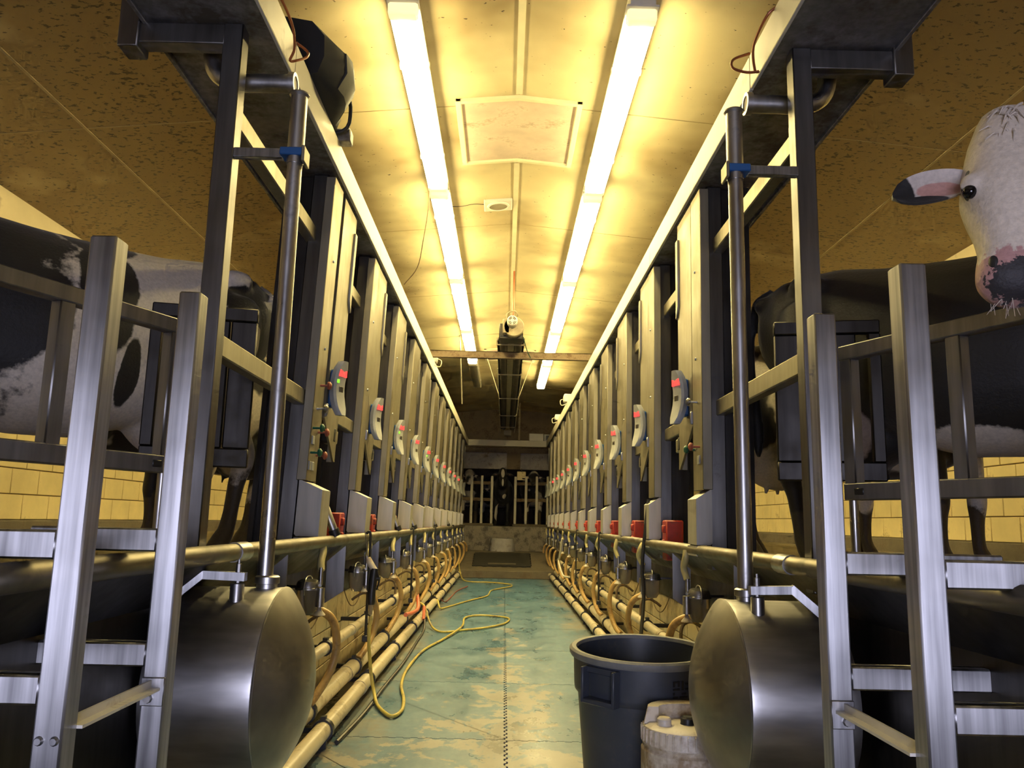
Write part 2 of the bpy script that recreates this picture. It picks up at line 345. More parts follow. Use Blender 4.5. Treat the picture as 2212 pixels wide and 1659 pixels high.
def coat(name, base, patches, rand=None, shag=0.35, ns=5.0):
    """patches: (centre, radii, colour, wobble) painted in the animal's own space; rand=(scale, threshold): noise patches"""
    m, nt, b = nmat(name); tc = N(nt, 'ShaderNodeTexCoord').outputs['Object']
    n1 = noise(nt, tc, ns, 5, 0.6); nf = noise(nt, tc, 70, 3, 0.6); c = None
    hair = ramp(nt, nf, [(0.3, 0.78), (0.7, 1.0)])
    cur = base
    if rand:
        oi = N(nt, 'ShaderNodeObjectInfo'); off = N(nt, 'ShaderNodeVectorMath', operation='SCALE')
        cmb = N(nt, 'ShaderNodeCombineXYZ'); lk(nt, oi.outputs['Random'], cmb.inputs[0]); lk(nt, oi.outputs['Random'], cmb.inputs[2])
        lk(nt, cmb.outputs[0], off.inputs[0]); off.inputs['Scale'].default_value = 40.0
        ad = N(nt, 'ShaderNodeVectorMath', operation='ADD'); lk(nt, tc, ad.inputs[0]); lk(nt, off.outputs[0], ad.inputs[1])
        pn = noise(nt, ad.outputs[0], rand[0], 4, 0.45, 0.3); msk = ramp(nt, pn, [(rand[1]-0.012, 0.0), (rand[1]+0.012, 1.0)])
        cur = mix(nt, msk, cur, (0.012, 0.011, 0.010))
    for (ctr, rad, colr, wob) in patches:
        s1 = N(nt, 'ShaderNodeVectorMath', operation='SUBTRACT'); lk(nt, tc, s1.inputs[0]); s1.inputs[1].default_value = ctr
        s2 = N(nt, 'ShaderNodeVectorMath', operation='DIVIDE'); lk(nt, s1.outputs[0], s2.inputs[0]); s2.inputs[1].default_value = rad
        ln = N(nt, 'ShaderNodeVectorMath', operation='LENGTH'); lk(nt, s2.outputs[0], ln.inputs[0])
        d = math_(nt, 'ADD', math_(nt, 'MULTIPLY_ADD', n1, wob, ln.outputs['Value']), math_(nt, 'MULTIPLY', nf, 0.06))
        msk = ramp(nt, math_(nt, 'DIVIDE', d, 3.0), [((0.97+wob*0.5)/3, 1.0), ((1.05+wob*0.5)/3, 0.0)])
        cur = mix(nt, msk, cur, colr)
    cur = mix(nt, 1.0, cur, hair, 'MULTIPLY'); lk(nt, cur, b.inputs['Base Color'])
    b.inputs['Roughness'].default_value = 0.62; b.inputs['Sheen Weight'].default_value = 0.15
    bump(nt, b, nf, shag, 0.006); return m
BLK = (0.010, 0.009, 0.009); WHT = (0.76, 0.69, 0.59)

# ================================================================== THE ROOM
RZ, RS = 4.00, 0.093                     # ridge height and fall of the ceiling
def cz(x): return RZ-RS*abs(x)
XW, Y0R, YF = 4.08, -3.0, 20.9           # side walls, near wall, far wall
DZ = 0.88                                # cow deck level
PW = 1.13                                # pit wall face

# pit floor with jigsaw rubber mats
fl = tag(obj('floor', MB().box(-1.16, 1.16, -3.0, 16.4, -0.3, -0.012).mesh('floor', MATR)), kind='structure')
def mat_outline(x0, x1, y0, y1, t=0.012, pitch=0.036):
    """jigsaw edges: teeth on every side"""
    pts = []
    def edge(a, b, n, ph):
        L = math.dist(a, b); k = max(4, int(L/pitch)//2*2); ux, uy = (b[0]-a[0])/L, (b[1]-a[1])/L; nx, ny = n
        for i in range(k):
            o = t/2 if (i+ph) % 2 else -t/2
            for q in (0.08, 0.92):
                d = (i+q)/k*L; pts.append((a[0]+ux*d+nx*o, a[1]+uy*d+ny*o))
    g = 0.004
    edge((x0+g, y0+g), (x1-g, y0+g), (0, 1), 0); edge((x1-g, y0+g), (x1-g, y1-g), (1, 0), 0)
    edge((x1-g, y1-g), (x0+g, y1-g), (0, 1), 1); edge((x0+g, y1-g), (x0+g, y0+g), (1, 0), 1)
    return pts
_mm = {}
for c_, (xa, xb) in enumerate(((-1.12, 0.0), (0.0, 1.12))):
    me = MB().prism(mat_outline(xa, xb, 0, 1.46), 2, -0.012, 0.0).mesh('rubber_mat', FLOORM, flat=True)
    for i in range(12):
        y = 4.36-2*1.46+1.46*i+(0.0 if c_ == 0 else -0.015)
        if y+1.46 > 16.4: break
        obj('rubber_mat', me, fl, (0, y, 0.0012*((i*3+c_) % 3)))

for s in (-1, 1):
    sd = SIDE[s]
    # cow deck
    tag(obj('floor_'+sd, MB().box(PW+0.04, XW+0.2, Y0R, YF+5, -0.3, DZ).mesh('floor', DECK, s)), kind='structure')
    # pit wall, with tiles built where they can be told apart
    pw = tag(obj('wall_pit_'+sd, MB().box(PW, PW+0.06, Y0R, 19.0, -0.3, DZ-0.02).mesh('wall', MORTAR, s)), kind='structure')
    tm = MB().box(-0.006, 0.004, 0.004, 0.296, 0.004, 0.196, 0.003).mesh('tile', TILE, s)
    far = MB()
    for r in range(4):
        y = 0.4-0.15*(r % 2)
        while y < 18.9:
            if 3.2 < y < 9.0: obj('tile', tm, pw, (s*PW, y, 0.01+0.2*r))
            else: far.box(PW-0.006, PW+0.004, y+0.004, y+0.296, 0.014+0.2*r, 0.206+0.2*r)
            y += 0.3
    tag(obj('tile_field', far.mesh('tile_field', TILE, s), pw), kind='stuff')
    # side wall: glazed block courses above a kerb, plain paint higher up
    wl = tag(obj('wall_'+sd, MB().box(XW, XW+0.2, Y0R, YF+5, DZ-0.3, 3.75).mesh('wall', MORTAR, s)), kind='structure')
    obj('upper_paint', MB().box(XW-0.012, XW+0.01, Y0R, YF+5, 1.02+0.21*7, 3.70).mesh('upper_paint', WALLP, s), wl)
    bme = MB().box(-0.014, 0.01, 0.004, 0.386, 0.004, 0.206, 0.004).mesh('block', BLOCKM, s)
    farb = MB()
    for r in range(7):
        y = -2.9-0.19*(r % 2)
        while y < YF:
            if 4.6 < y < 13.5 and r < 5: obj('block', bme, wl, (s*XW, y, 1.02+0.21*r))
            else: farb.box(XW-0.014, XW+0.01, y+0.004, y+0.386, 1.024+0.21*r, 1.226+0.21*r)
            y += 0.39
    tag(obj('block_field', farb.mesh('block_field', BLOCKM, s), wl), kind='stuff')
    tag(obj('baseboard_'+sd, MB().box(XW-0.05, XW+0.02, Y0R, YF+5, DZ-0.05, 1.02, 0.012).mesh('kerb', CONC, s)), kind='structure')

# ceiling: panels and cover strips
ce = tag(obj('ceiling', MB().prism([(-XW-0.2, cz(XW+0.2)+0.02), (0, RZ+0.02), (XW+0.2, cz(XW+0.2)+0.02), (XW+0.2, RZ+0.3), (-XW-0.2, RZ+0.3)], 1, Y0R, YF+5).mesh('ceiling', WALLB)), kind='structure')
for s in (-1, 1):
    for (xa, xb) in ((0.003, 2.997), (3.003, XW)):
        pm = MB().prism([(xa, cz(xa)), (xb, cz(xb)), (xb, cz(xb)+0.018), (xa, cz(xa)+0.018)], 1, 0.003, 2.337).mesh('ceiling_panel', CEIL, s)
        y = 5.24-2.34*4
        while y < YF:
            obj('ceiling_panel', pm, ce, (0, y, 0)); y += 2.34
    sm = MB().prism([(2.992, cz(2.99)-0.004), (3.012, cz(3.01)-0.004), (3.012, cz(3.01)+0.002), (2.992, cz(2.99)+0.002)], 1, -3, YF).mesh('seam_strip', STRIP2, s)
    obj('seam_strip', sm, ce)
    cm = MB().prism([(0.03, cz(.03)-0.002), (XW, cz(XW)-0.002), (XW, cz(XW)+0.003), (0.03, cz(.03)+0.003)], 1, -0.004, 0.004).mesh('joint_strip', STRIP2, s)
    y = 5.24-2.34*2
    while y < YF: obj('joint_strip', cm, ce, (0, y, 0)); y += 2.34
rid = MB().prism([(-0.022, RZ-0.012), (0.022, RZ-0.012), (0.022, RZ), (-0.022, RZ)], 1, 0, 1.0).mesh('ridge_strip', STRIP)
for (ya, yb) in ((-3, 5.11), (6.19, 13.3), (14.3, YF)):
    o = obj('ridge_strip', rid, ce, (0, ya, 0)); o.scale = (1, yb-ya, 1)

# near wall with the open doorway the daylight comes through
nw = MB().box(-XW-.2, -1.0, Y0R-0.2, Y0R, -0.3, 4).box(1.0, XW+.2, Y0R-0.2, Y0R, -0.3, 4).box(-1.0, 1.0, Y0R-0.2, Y0R, 2.3, 4)
tag(obj('wall_near', nw.mesh('wall', WALLB)), kind='structure')
# far wall above the opening to the holding pen, limewashed lintel, pen walls
fw_ = tag(obj('wall_far', MB().box(-XW-.2, XW+.2, YF, YF+0.15, 2.82, 4.0).mesh('wall', WALLB)), kind='structure')
for x in (-2.4, -1.2, 0.0, 1.2, 2.4): obj('board_joint', MB().box(x-0.012, x+0.012, YF-0.01, YF, 3.0, 3.9).mesh('board_joint', RUSTY), fw_)
obj('ledge', MB().box(-XW, XW, YF-0.06, YF+0.01, 2.98, 3.05, 0.01).mesh('ledge', RUSTY), fw_)
li = tag(obj('trim_1', MB().box(-XW, 0.0, YF-0.10, YF+0.1, 2.42, 2.84, 0.01).box(0.35, XW, YF-0.10, YF+0.1, 2.42, 2.84, 0.01).mesh('lintel', CONC_W)), kind='structure')
obj('lintel_patch', MB().box(0.0, 0.35, YF-0.08, YF+0.1, 2.42, 2.84).mesh('lintel_patch', WALLB), li)
tag(obj('wall_pen', MB().box(-XW-.2, XW+.2, YF+5, YF+5.2, -0.3, 4).mesh('wall', WALLB)), kind='structure')
tag(obj('floor_pen', MB().box(-PW-0.05, PW+0.05, 19.2, YF+5, -0.3, 0.98).mesh('floor', DECK)), kind='structure')
# end of the pit: step, ramp with mat, back riser
en = MB().box(-1.15, 1.15, 16.4, 16.75, -0.3, 0.13, 0.01).prism([(16.75, 0.13), (18.2, 0.42), (19.2, 0.42), (19.2, -0.3), (16.75, -0.3)], 0, -1.15, 1.15)
ws = tag(obj('floor_end', en.mesh('floor', CONC)), kind='structure')

# ================================================================== LIGHTS
def lamp(name, lit, s, y0, label):
    x = 0.645; zc = cz(x)
    root = thing(name, label, 'ceiling light', (s*x, y0, zc), group=None)
    obj('housing', MB().box(-0.07, 0.07, 0.0, 2.43, -0.10, -0.002, 0.006).box(-0.088, 0.088, 0.0, 2.43, -0.108, -0.095, 0.003).mesh('housing', LAMPBODY, s), root)
    L = MB().prism([(-0.080, -0.108), (0.080, -0.108), (0.072, -0.165), (0.050, -0.178), (-0.050, -0.178), (-0.072, -0.165)], 1, 0.10, 2.33)
    obj('diffuser', L.mesh('diffuser', LENS if lit else LENS_OFF, s), root)
    for a, b in ((0.02, 0.10), (2.33, 2.41)):
        obj('end_cap', MB().box(-0.08, 0.08, a, b, -0.172, -0.10, 0.012).mesh('end_cap', LENS_END if lit else LAMPBODY, s), root)
    for y in (0.62, 1.85):
        for sx in (-1, 1): obj('clip', MB().box(sx*0.074, sx*0.092, y-0.02, y+0.02, -0.135, -0.095, 0.003).mesh('clip', LAMPBODY, s), root)
    return root
for s in (-1, 1):
    for i in range(5):
        lit = not (s == -1 and i == 4)
        lab = ('lit fluorescent strip light, %s of the %s ceiling row' % (ORD[i], SIDE[s])) if lit else 'unlit grey strip light at the far end of the left ceiling row'
        lamp('strip_light', lit, s, 3.90+2.47*i, lab)

# ================================================================== STALL FRONTS
XH = 0.95; ZH = 2.905; YEND = 19.7
NST = 12
def stall_y(s, i):
    y0 = 4.05 if s < 0 else 4.08
    return y0 if i == 0 else y0+1.34+1.265*(i-1)
for s in (-1, 1):
    sd = SIDE[s]
    # overhead cabinet
    hd = thing('header_cabinet', 'long dark steel overhead cabinet with cream fascia along the %s row' % sd, 'cabinet', (s*1.18, 1.2, ZH))
    L = YEND-1.2
    def hm(mb, m, nm, **k): return obj(nm, mb.mesh(nm, m, s), hd, **k)
    hm(MB().box(-0.215, 0.24, 0, L, 0.004, 0.14), ST_HEAD, 'cabinet_body')
    yy = 0.0
    for seg in (1.9, 2.35, 3.55, 3.6, 3.6, 3.5):       # fascia lengths butted end to end
        e = min(L, yy+seg)
        hm(MB().box(-0.23, -0.213, yy+0.002, e-0.002, -0.002, 0.148, 0.003), FASCIA, 'fascia'); yy = e
    hm(MB().box(0.225, 0.243, 0, L, -0.012, 0.14, 0.003), ST_HEAD, 'outer_lip')
    # kerb rail with splash pan and gussets
    zr = 0.975
    kr = thing('kerb_rail', 'worn round kerb rail with bent splash sheet running along the %s pit edge' % sd, 'rail', (s*0.95, 0.9, zr))
    obj('rail_pipe', MB().tube([(0, 0, 0), (0, 17.7, 0)], 0.03, 14).mesh('rail_pipe', ST_RAIL, s), kr)
    pan = MB().prism([(0.0, -0.02), (0.012, -0.02), (0.175, -0.16), (0.175, -0.36), (0.163, -0.36), (0.163, -0.165)], 1, 0, 17.7)
    pan.prism([(0.0, 0.0), (0.20, 0.0), (0.20, -0.09), (0.188, -0.09), (0.188, -0.012), (0.0, -0.012)], 1, 0, 17.7)
    obj('splash_sheet', pan.mesh('splash_sheet', ST_DARK, s), kr)
    gm = MB().prism([(-0.004, -0.035), (0.008, -0.045), (0.10, -0.125), (0.10, -0.36), (-0.004, -0.29)], 1, -0.004, 0.004).mesh('gusset', ST_DIM, s)
    for i in range(13): obj('gusset', gm, kr, (0, 3.72+1.265*i-0.22-0.9, 0))
    for yc in (2.86,): obj('sleeve', MB().tube([(0, yc-0.06-0.9, 0), (0, yc+0.06-0.9, 0)], 0.034, 14).mesh('sleeve', ST_TUBE, s), kr)
    # sheet steel lining of the pit wall by the stairs
    ln = thing('splash_panel', 'dark grey steel lining sheet on the pit wall, %s side of the stairs' % sd, 'panel', (s*1.12, 0.2, 0.0))
    obj('lining_sheet', MB().box(-0.012, 0.0, 0, 3.25, 0.30, 0.93, 0.003).mesh('lining_sheet', ST_DARK, s), ln)
    obj('lower_lip', MB().box(-0.03, 0.0, 0, 3.25, 0.28, 0.31, 0.004).mesh('lower_lip', ST_DARK, s), ln)

# ---- one stall column per cow place
def column_parts(s):
    ln = 0.034 if s < 0 else -0.004
    def me(mb, m, nm, **k): return mb.mesh(nm, m, s, lean=ln, zref=0.0, **k)
    # local frame: x = outward from the pit face, y = away from the camera, z = 0 at the header (down negative)
    zb = DZ-ZH
    P = {}
    P['upright'] = me(MB().box(0.04, 0.125, 0.015, 0.10, zb, 0.0, 0.006), ST_DIMMER, 'upright')
    P['back_sheet'] = me(MB().box(0.12, 0.27, 0.05, 0.075, zb, 0.0, 0.004).box(0.245, 0.27, 0.02, 0.075, zb, 0), ST_DARK, 'back_sheet')
    c1 = MB().box(0.0, 0.012, 0.0, 0.205, -1.625, -0.02, 0.003).box(0.0, 0.05, -0.004, 0.01, -1.625, -0.02, 0.003).box(0.0, 0.045, 0.193, 0.205, -1.625, -0.02, 0.003)
    P['front_cover'] = me(c1, ST_PANEL, 'front_cover')
    c2 = MB().prism([(0.222, -0.02), (0.575, -0.02), (0.575, -1.49), (0.545, -1.49), (0.222, -1.275)], 0, 0.004, 0.016)
    c2.box(0.004, 0.04, 0.222, 0.234, -1.27, -0.02).box(0.004, 0.05, 0.563, 0.575, -1.49, -0.02)
    P['swing_cover'] = me(c2, ST_PANEL, 'swing_cover')
    P['edge_strip'] = me(MB().prism([(0.525, -0.12), (0.578, -0.12), (0.578, -0.60), (0.525, -0.53)], 0, -0.008, 0.003), ST_PANEL, 'edge_strip')
    P['latch'] = me(MB().box(-0.012, 0.004, 0.205, 0.222, -1.27, -1.20, 0.003), ST_POST, 'latch')
    P['bumper'] = me(MB().box(0.02, 0.09, 0.585, 0.74, -1.38, -1.30, 0.006), ST_PANEL, 'bumper')
    P['bumper_pad'] = me(MB().box(0.0, 0.085, 0.545, 0.60, -1.385, -1.295, 0.012), BLACK_R, 'bumper_pad')
    P['inner_tray'] = me(MB().prism([(0.225, -1.36), (0.53, -1.52), (0.50, -1.62), (0.25, -1.60)], 0, 0.12, 0.13), ST_DARK, 'inner_tray')
    P['rivet'] = me(MB().lathe([(0.007, -0.006), (0.0085, 0.0)], (0, 0, 0), 0, 10), ST_POST, 'rivet')
    # hose cover: box with a sloping top, lip line and a stepped foot
    hx0, hx1 = (-0.085, 0.035) if s < 0 else (-0.035, 0.045)
    h = MB().prism([(hx1, -1.62), (hx0, -1.672), (hx0, -1.90), (hx1-0.01, -1.90), (hx1, -1.89)], 1, 0.0, 0.19)
    P['hose_cover'] = me(h, ST_COVER, 'hose_cover')
    h2 = MB().prism([(hx0-0.002, -1.906), (hx1, -1.906), (hx1, -1.94), (hx1-0.02, -1.955), (hx0-0.002, -1.955)], 1, -0.002, 0.19)
    P['cover_foot'] = me(h2, ST_COVER, 'cover_foot')
    # display: bowed slab
    prof = []
    for k in range(9):
        t = k/8; z = -0.955-0.30*t; x = -0.078+0.030*math.sin(math.pi*t)-0.012*t
        prof.append((x, z))
    back = [(x+0.040, z) for x, z in prof]
    yc = 0.34
    rings = []
    for (x, z), (xb, _) in zip(prof, back):
        t = (-0.955-z)/0.30; hw = 0.052*(1-0.55*abs(2*t-1)**6)
        rings.append([(x, yc-hw*0.8, z), (x-0.004, yc, z), (x, yc+hw*0.8, z), (x+0.012, yc+hw, z), (xb, yc+hw*0.9, z), (xb, yc-hw*0.9, z), (x+0.012, yc-hw, z)])
    RZ_ = Matrix.Translation((-0.055, yc, 0)) @ Matrix.Rotation(math.radians(20), 4, 'Z') @ Matrix.Translation((0.055, -yc, 0))
    P['display'] = me(MB().loft(rings).xf(RZ_), GREY_P, 'display')
    P['back_shell'] = me(MB().box(-0.035, 0.01, yc-0.02, yc+0.05, -1.21, -1.0, 0.01), BLUE_P, 'back_shell')
    def slot(y0, y1, z0, z1, off=0.0):
        t = (-0.955-(z0+z1)/2)/0.30; x = -0.078+0.030*math.sin(math.pi*t)-0.012*t
        return MB().box(x-0.0062, x+0.004, y0, y1, z0, z1, 0.001)
    d = MB()
    for k in range(4): d.add(*(lambda q: (q.v, q.f))(slot(yc-0.036+0.019*k, yc-0.022+0.019*k, -1.040, -1.003)))
    P['led_digits'] = me(d.xf(RZ_), LED_R, 'led_digits')
    P['screen'] = me(slot(yc-0.018, yc+0.020, -1.125, -1.095).xf(RZ_), ST_DIM, 'screen')
    P['led_green'] = me(slot(yc-0.042, yc-0.024, -1.078, -1.058).xf(RZ_), LED_G, 'led_green')
    P['guard_block'] = me(MB().box(0.02, 0.13, -0.30, -0.17, zb, zb+0.25, 0.008).box(0.0, 0.03, -0.29, -0.25, zb+0.17, zb+0.22, 0.006).box(0.0, 0.03, -0.29, -0.25, zb+0.10, zb+0.13, 0.006), RED_P, 'guard_block')
    k1 = MB().lathe([(0.006, 0.0), (0.006, -0.035), (0.02, -0.04), (0.022, -0.05), (0.012, -0.058), (0.0, -0.06)], (0, 0, 0), 0, 14)
    P['knob'] = {m.name: k1.mesh('knob', m, s) for m in (KNOB_R, GREEN_P, ST_POST)}
    return P, ln
COLS = {}
for s in (-1, 1):
    P, lean = column_parts(s)
    def at(x, y, z): return (s*(x-lean*z), y, z)
    for i in range(NST):
        root = thing('stall_column', 'steel stall column with grey display, %s from the camera in the %s row' % (ORD[i], SIDE[s]), 'stall column',
                     (s*0.97, stall_y(s, i), ZH), group='stall columns along the pit')
        COLS[(s, i)] = root
        for nm in ('upright', 'back_sheet', 'front_cover', 'swing_cover', 'edge_strip', 'bumper', 'bumper_pad', 'inner_tray', 'cover_foot'):
            if i > 8 and nm in ('inner_tray',): continue
            o = obj(nm, P[nm], root)
            if i == 0 and nm in ('swing_cover', 'edge_strip') and s < 0: o.location.y = 0.06
            if nm == 'swing_cover' and i < 8: obj('latch', P['latch'], o)
        hc = obj('hose_cover', P['hose_cover'], root)
        if (s, i) == (-1, 0):      # the crooked covers
            hc.rotation_euler = (0.0, 0, 0)
        dp = obj('display', P['display'], root)
        for nm in ('back_shell', 'led_digits', 'screen')+(('led_green',) if s < 0 and i in (0, 2, 4) else ()):
            if i < 10: obj(nm, P[nm], dp)
        if i > 0: obj('guard_block', P['guard_block'], root)
        if i < 6:
            for z in (-0.45, -0.93): obj('rivet', P['rivet'], root, at(0, 0.12, z))
    # hand buttons on the nearest columns
    r0 = COLS[(s, 0)]
    kn = [(0.08, -1.135, 'post_steel')]
    if s < 0: kn = [(0.10, -1.13, 'worn_red_knob'), (0.07, -1.255, 'post_steel'), (0.03, -1.36, 'green_plastic'), (0.15, -1.37, 'worn_red_knob'), (0.03, -1.485, 'green_plastic'), (0.15, -1.49, 'worn_red_knob')]
    else: kn = [(0.10, -1.165, 'post_steel'), (0.055, -1.405, 'worn_red_knob'), (0.165, -1.41, 'green_plastic')]
    for y, z, m in kn: obj('knob', P['knob'][m], r0, at(0, y, z))
    for y, z in (((0.05, -1.42), (0.03, -1.55), (0.09, -1.55)) if s < 0 else ((0.07, -1.47),)):
        obj('label_plate', MB().box(-0.006, 0.004, y-0.022, y+0.022, z-0.022, z+0.022, 0.002).mesh('label_plate', GREY_P, s, lean=0), r0, at(0, 0, 0) if not lean else (s*(-lean*z), 0, 0))

# ---- rails along the stalls behind the columns
for s in (-1, 1):
    for z, nm in ((2.57, 'upper'), (1.70, 'lower')):
        b = MB().box(-0.028, 0.028, 0, 13.0, -0.04, 0.04, 0.005)
        o = tag(obj('stall_rail', b.mesh('stall_rail', ST_PANEL, s), None, (s*(1.09 if s < 0 else 1.07), 2.815 if s < 0 else 2.875, z)), '%s square tube running behind the %s stall columns' % (nm, SIDE[s]), 'rail', 'square stall rails')

# ---- portal posts near the stairs
for s in (-1, 1):
    xT, yT = (1.083, 2.775) if s < 0 else (1.056, 2.835)
    t = thing('portal_post', 'tall square steel post holding up the near end of the %s cabinet' % SIDE[s], 'post', (s*xT, yT, DZ))
    obj('post_tube', MB().box(-0.036, 0.036, -0.036, 0.036, 0, ZH-DZ, 0.004).mesh('post_tube', ST_DIM, s), t)
    obj('arm', MB().box(0.03, 0.36, -0.036, 0.036, ZH-DZ-0.085, ZH-DZ-0.004, 0.004).mesh('arm', ST_DIM, s), t)
    obj('end_block', MB().box(0.345, 0.42, -0.05, 0.05, ZH-DZ-0.11, ZH-DZ+0.13, 0.004).mesh('end_block', ST_DIM, s), t)
    for z in (2.57, 1.70): obj('weld_collar', MB().box(-0.034, 0.034, 0.034, 0.042, z-DZ-0.045, z-DZ+0.045, 0.002).mesh('weld_collar', ST_DIM, s), t)
    # elbow pipe under the cabinet
    yE = yT+0.14
    e = thing('elbow_pipe', 'bent steel pipe with open end under the %s cabinet' % SIDE[s], 'pipe', (s*0.9, yE, 2.765))
    pts = cr([(0.0, 0, 0), (0.1, 0, 0), (0.2, 0, 0.0), (0.27, 0.0, 0.015), (0.31, 0.0, 0.06), (0.325, 0, 0.14)], 5)
    obj('bend', MB().tube(pts, 0.036, 16).mesh('bend', ST_TUBE, s), e)
    obj('end_ring', MB().lathe([(0.030, -0.012), (0.045, -0.012), (0.045, 0.012), (0.036, 0.014)], (0, 0, 0), 0, 20, True).mesh('end_ring', ST_TUBE, s), e)
    obj('end_disc', MB().lathe([(0.0, -0.008), (0.034, -0.008), (0.034, 0.0), (0.0, 0.0)], (0, 0, 0), 0, 20).mesh('end_disc', FASCIA, s), e)
    # wire loop hanging off the fascia
    wl_ = tag(obj('wire_loop', MB().tube(cr([(0.955, 2.72, 3.05), (0.925, 2.78, 3.03), (0.908, 2.88, 2.99), (0.915, 2.95, 2.94), (0.938, 2.98, 2.905), (0.915, 3.01, 2.925), (0.895, 3.06, 2.97), (0.905, 3.10, 3.02), (0.955, 3.10, 3.06)] if s < 0 else
              [(0.96, 2.78, 3.06), (0.925, 2.80, 3.03), (0.905, 2.90, 2.97), (0.93, 2.97, 2.91), (0.945, 2.97, 2.905), (0.90, 2.98, 2.905), (0.85, 3.0, 2.935), (0.86, 3.02, 2.985), (0.93, 3.03, 3.02)], 5), 0.0055, 8).mesh('wire_loop', COPPER, s)),
              'looped copper-red wire hanging on the cream fascia, %s side' % SIDE[s], 'wire')

# ---- hand-rail frames on the stairs: two posts each with stub arms to the kerb
for s in (-1, 1):
    dx = 0.0 if s < 0 else -0.075
    A = (0.851+dx, 1.55); B = (0.831+dx, 1.95); zt = 1.648 if s < 0 else 1.632
    t = thing('stair_frame', 'pair of bright steel square posts beside the stairs, %s side' % SIDE[s], 'frame', (0, 0, 0))
    dz = 0.0 if s < 0 else -0.018
    for (x, y) in (A, B):
        obj('post', MB().box(s*x-0.027, s*x+0.027, y, y+0.054, 0.02, zt, 0.004).mesh('post', ST_POST), t)
        for (za, zc_) in ((1.010, 1.064), (0.749, 0.802)):
            xo = 1.16 if za > 0.9 else 1.118
            obj('stub_arm', MB().box(s*(x+0.026), s*xo, y+0.004, y+0.05, za+dz, zc_+dz, 0.004).mesh('stub_arm', ST_POST), t)
    ang = MB().box(s*(A[0]-0.038), s*(A[0]-0.012), A[1]+0.05, B[1]+0.004, 0.70+dz, 0.706+dz).box(s*(A[0]-0.018), s*(A[0]-0.012), A[1]+0.05, B[1]+0.004, 0.70+dz, 0.722+dz)
    obj('angle_bar', ang.mesh('angle_bar', GALV), t)
    pl = obj('mount_plate', MB().box(s*B[0]-0.027, s*B[0]+0.027, B[1]-0.006, B[1]+0.002, 0.665+dz, 0.728+dz, 0.002).mesh('mount_plate', ST_POST), t)
    obj('bolt', MB().lathe([(0.009, -0.008), (0.011, 0.0)], (s*(B[0]+0.008), B[1]-0.006, 0.682+dz), 1, 8).mesh('bolt', ST_TUBE), pl)
    if s < 0:
        for xx in (-0.013, 0.015):
            obj('bolt', MB().lathe([(0.006, -0.007), (0.0085, -0.003), (0.0085, 0.0)], (s*A[0]+xx, A[1], 0.690), 1, 12).mesh('bolt', ST_POST), t)

# ---- entry gates angled in front of the nearest cows
for s in (-1, 1):
    P0 = (1.20, 2.80) if s < 0 else (1.19, 2.88); ang = math.radians(23.5)
    g = thing('entry_gate', 'angled steel tube gate in front of the %s cow' % ('black and white' if s < 0 else 'black'), 'gate', (s*P0[0], P0[1], DZ), (0, 0, s*(math.pi/2-ang)-math.pi/2*(1 if s > 0 else -1)))
    # local frame built straight: u runs outward/near along the gate
    du = Vector((s*math.sin(ang), -math.cos(ang), 0)); g.rotation_euler = (0, 0, math.atan2(du.y, du.x))
    zt = 1.755 if s < 0 else 1.735; zl = 1.265 if s < 0 else 1.23
    Lg = 1.9
    obj('top_rail', MB().box(0, Lg, -0.025, 0.025, zt-0.032-DZ, zt+0.02-DZ, 0.004).mesh('top_rail', ST_DIM), g)
    obj('bottom_rail', MB().box(0, Lg, -0.025, 0.025, zl-0.03-DZ, zl+0.03-DZ, 0.004).mesh('bottom_rail', ST_DIM), g)
    for u in (0.03, 0.46, 0.92, 1.40, 1.85): obj('stile', MB().box(u-0.026, u+0.026, -0.023, 0.023, zl+0.02-DZ, zt-0.03-DZ, 0.004).mesh('stile', ST_DIM), g)
    obj('slot_plate', MB().box(0.05, 0.09, -0.028, -0.022, zl-0.012-DZ, zl+0.012-DZ, 0.004).mesh('slot_plate', BLACK_P), g)
    obj('slot_plate', MB().box(0.05, 0.09, 0.022, 0.028, zl-0.012-DZ, zl+0.012-DZ, 0.004).mesh('slot_plate', BLACK_P), g)
    for u in (0.0, ):
        obj('hinge_pin', MB().lathe([(0.016, 0.0), (0.016, zl-DZ+0.03)], (0.02, 0, 0), 2, 12).mesh('hinge_pin', ST_TUBE), g)
    obj('foot', MB().box(Lg-0.05, Lg-0.01, -0.02, 0.02, 0, zl-DZ, 0.004).mesh('foot', ST_DIM), g)

# ---- rump gates: dark sheet-and-tube gates behind the lower rail
for s in (-1, 1):
    g = thing('rump_gate', 'dark ribbed steel gate panel beyond the %s portal post' % SIDE[s], 'gate', (s*1.38, 3.44, DZ), (0, 0, s*math.radians(-12)))
    def gp(mb, nm, m=ST_DARK): return obj(nm, mb.mesh(nm, m, s), g)
    gp(MB().box(-0.24, 0.20, -0.02, 0.02, 0.42, 0.50, 0.005), 'bottom_rail'); gp(MB().box(-0.24, 0.20, -0.02, 0.02, 1.06, 1.12, 0.005), 'top_rail')
    for a, b in ((-0.24, -0.13), (-0.125, -0.03), (-0.025, 0.10)): gp(MB().box(a, b, -0.016, 0.012, 0.50, 1.06, 0.006), 'rib_sheet')
    gp(MB().box(0.15, 0.20, -0.02, 0.02, 0.5, 1.06, 0.005), 'stile')
    gp(MB().box(-0.10, 0.0, -0.03, 0.0, 1.12, 1.145, 0.004), 'top_tab'); gp(MB().box(-0.10, 0.0, -0.03, 0.0, 0.395, 0.42, 0.004), 'bottom_tab')
    gp(MB().tube([(-0.05, 0, 0.41), (-0.05, 0, 0.0)], 0.015, 10), 'pivot_leg')

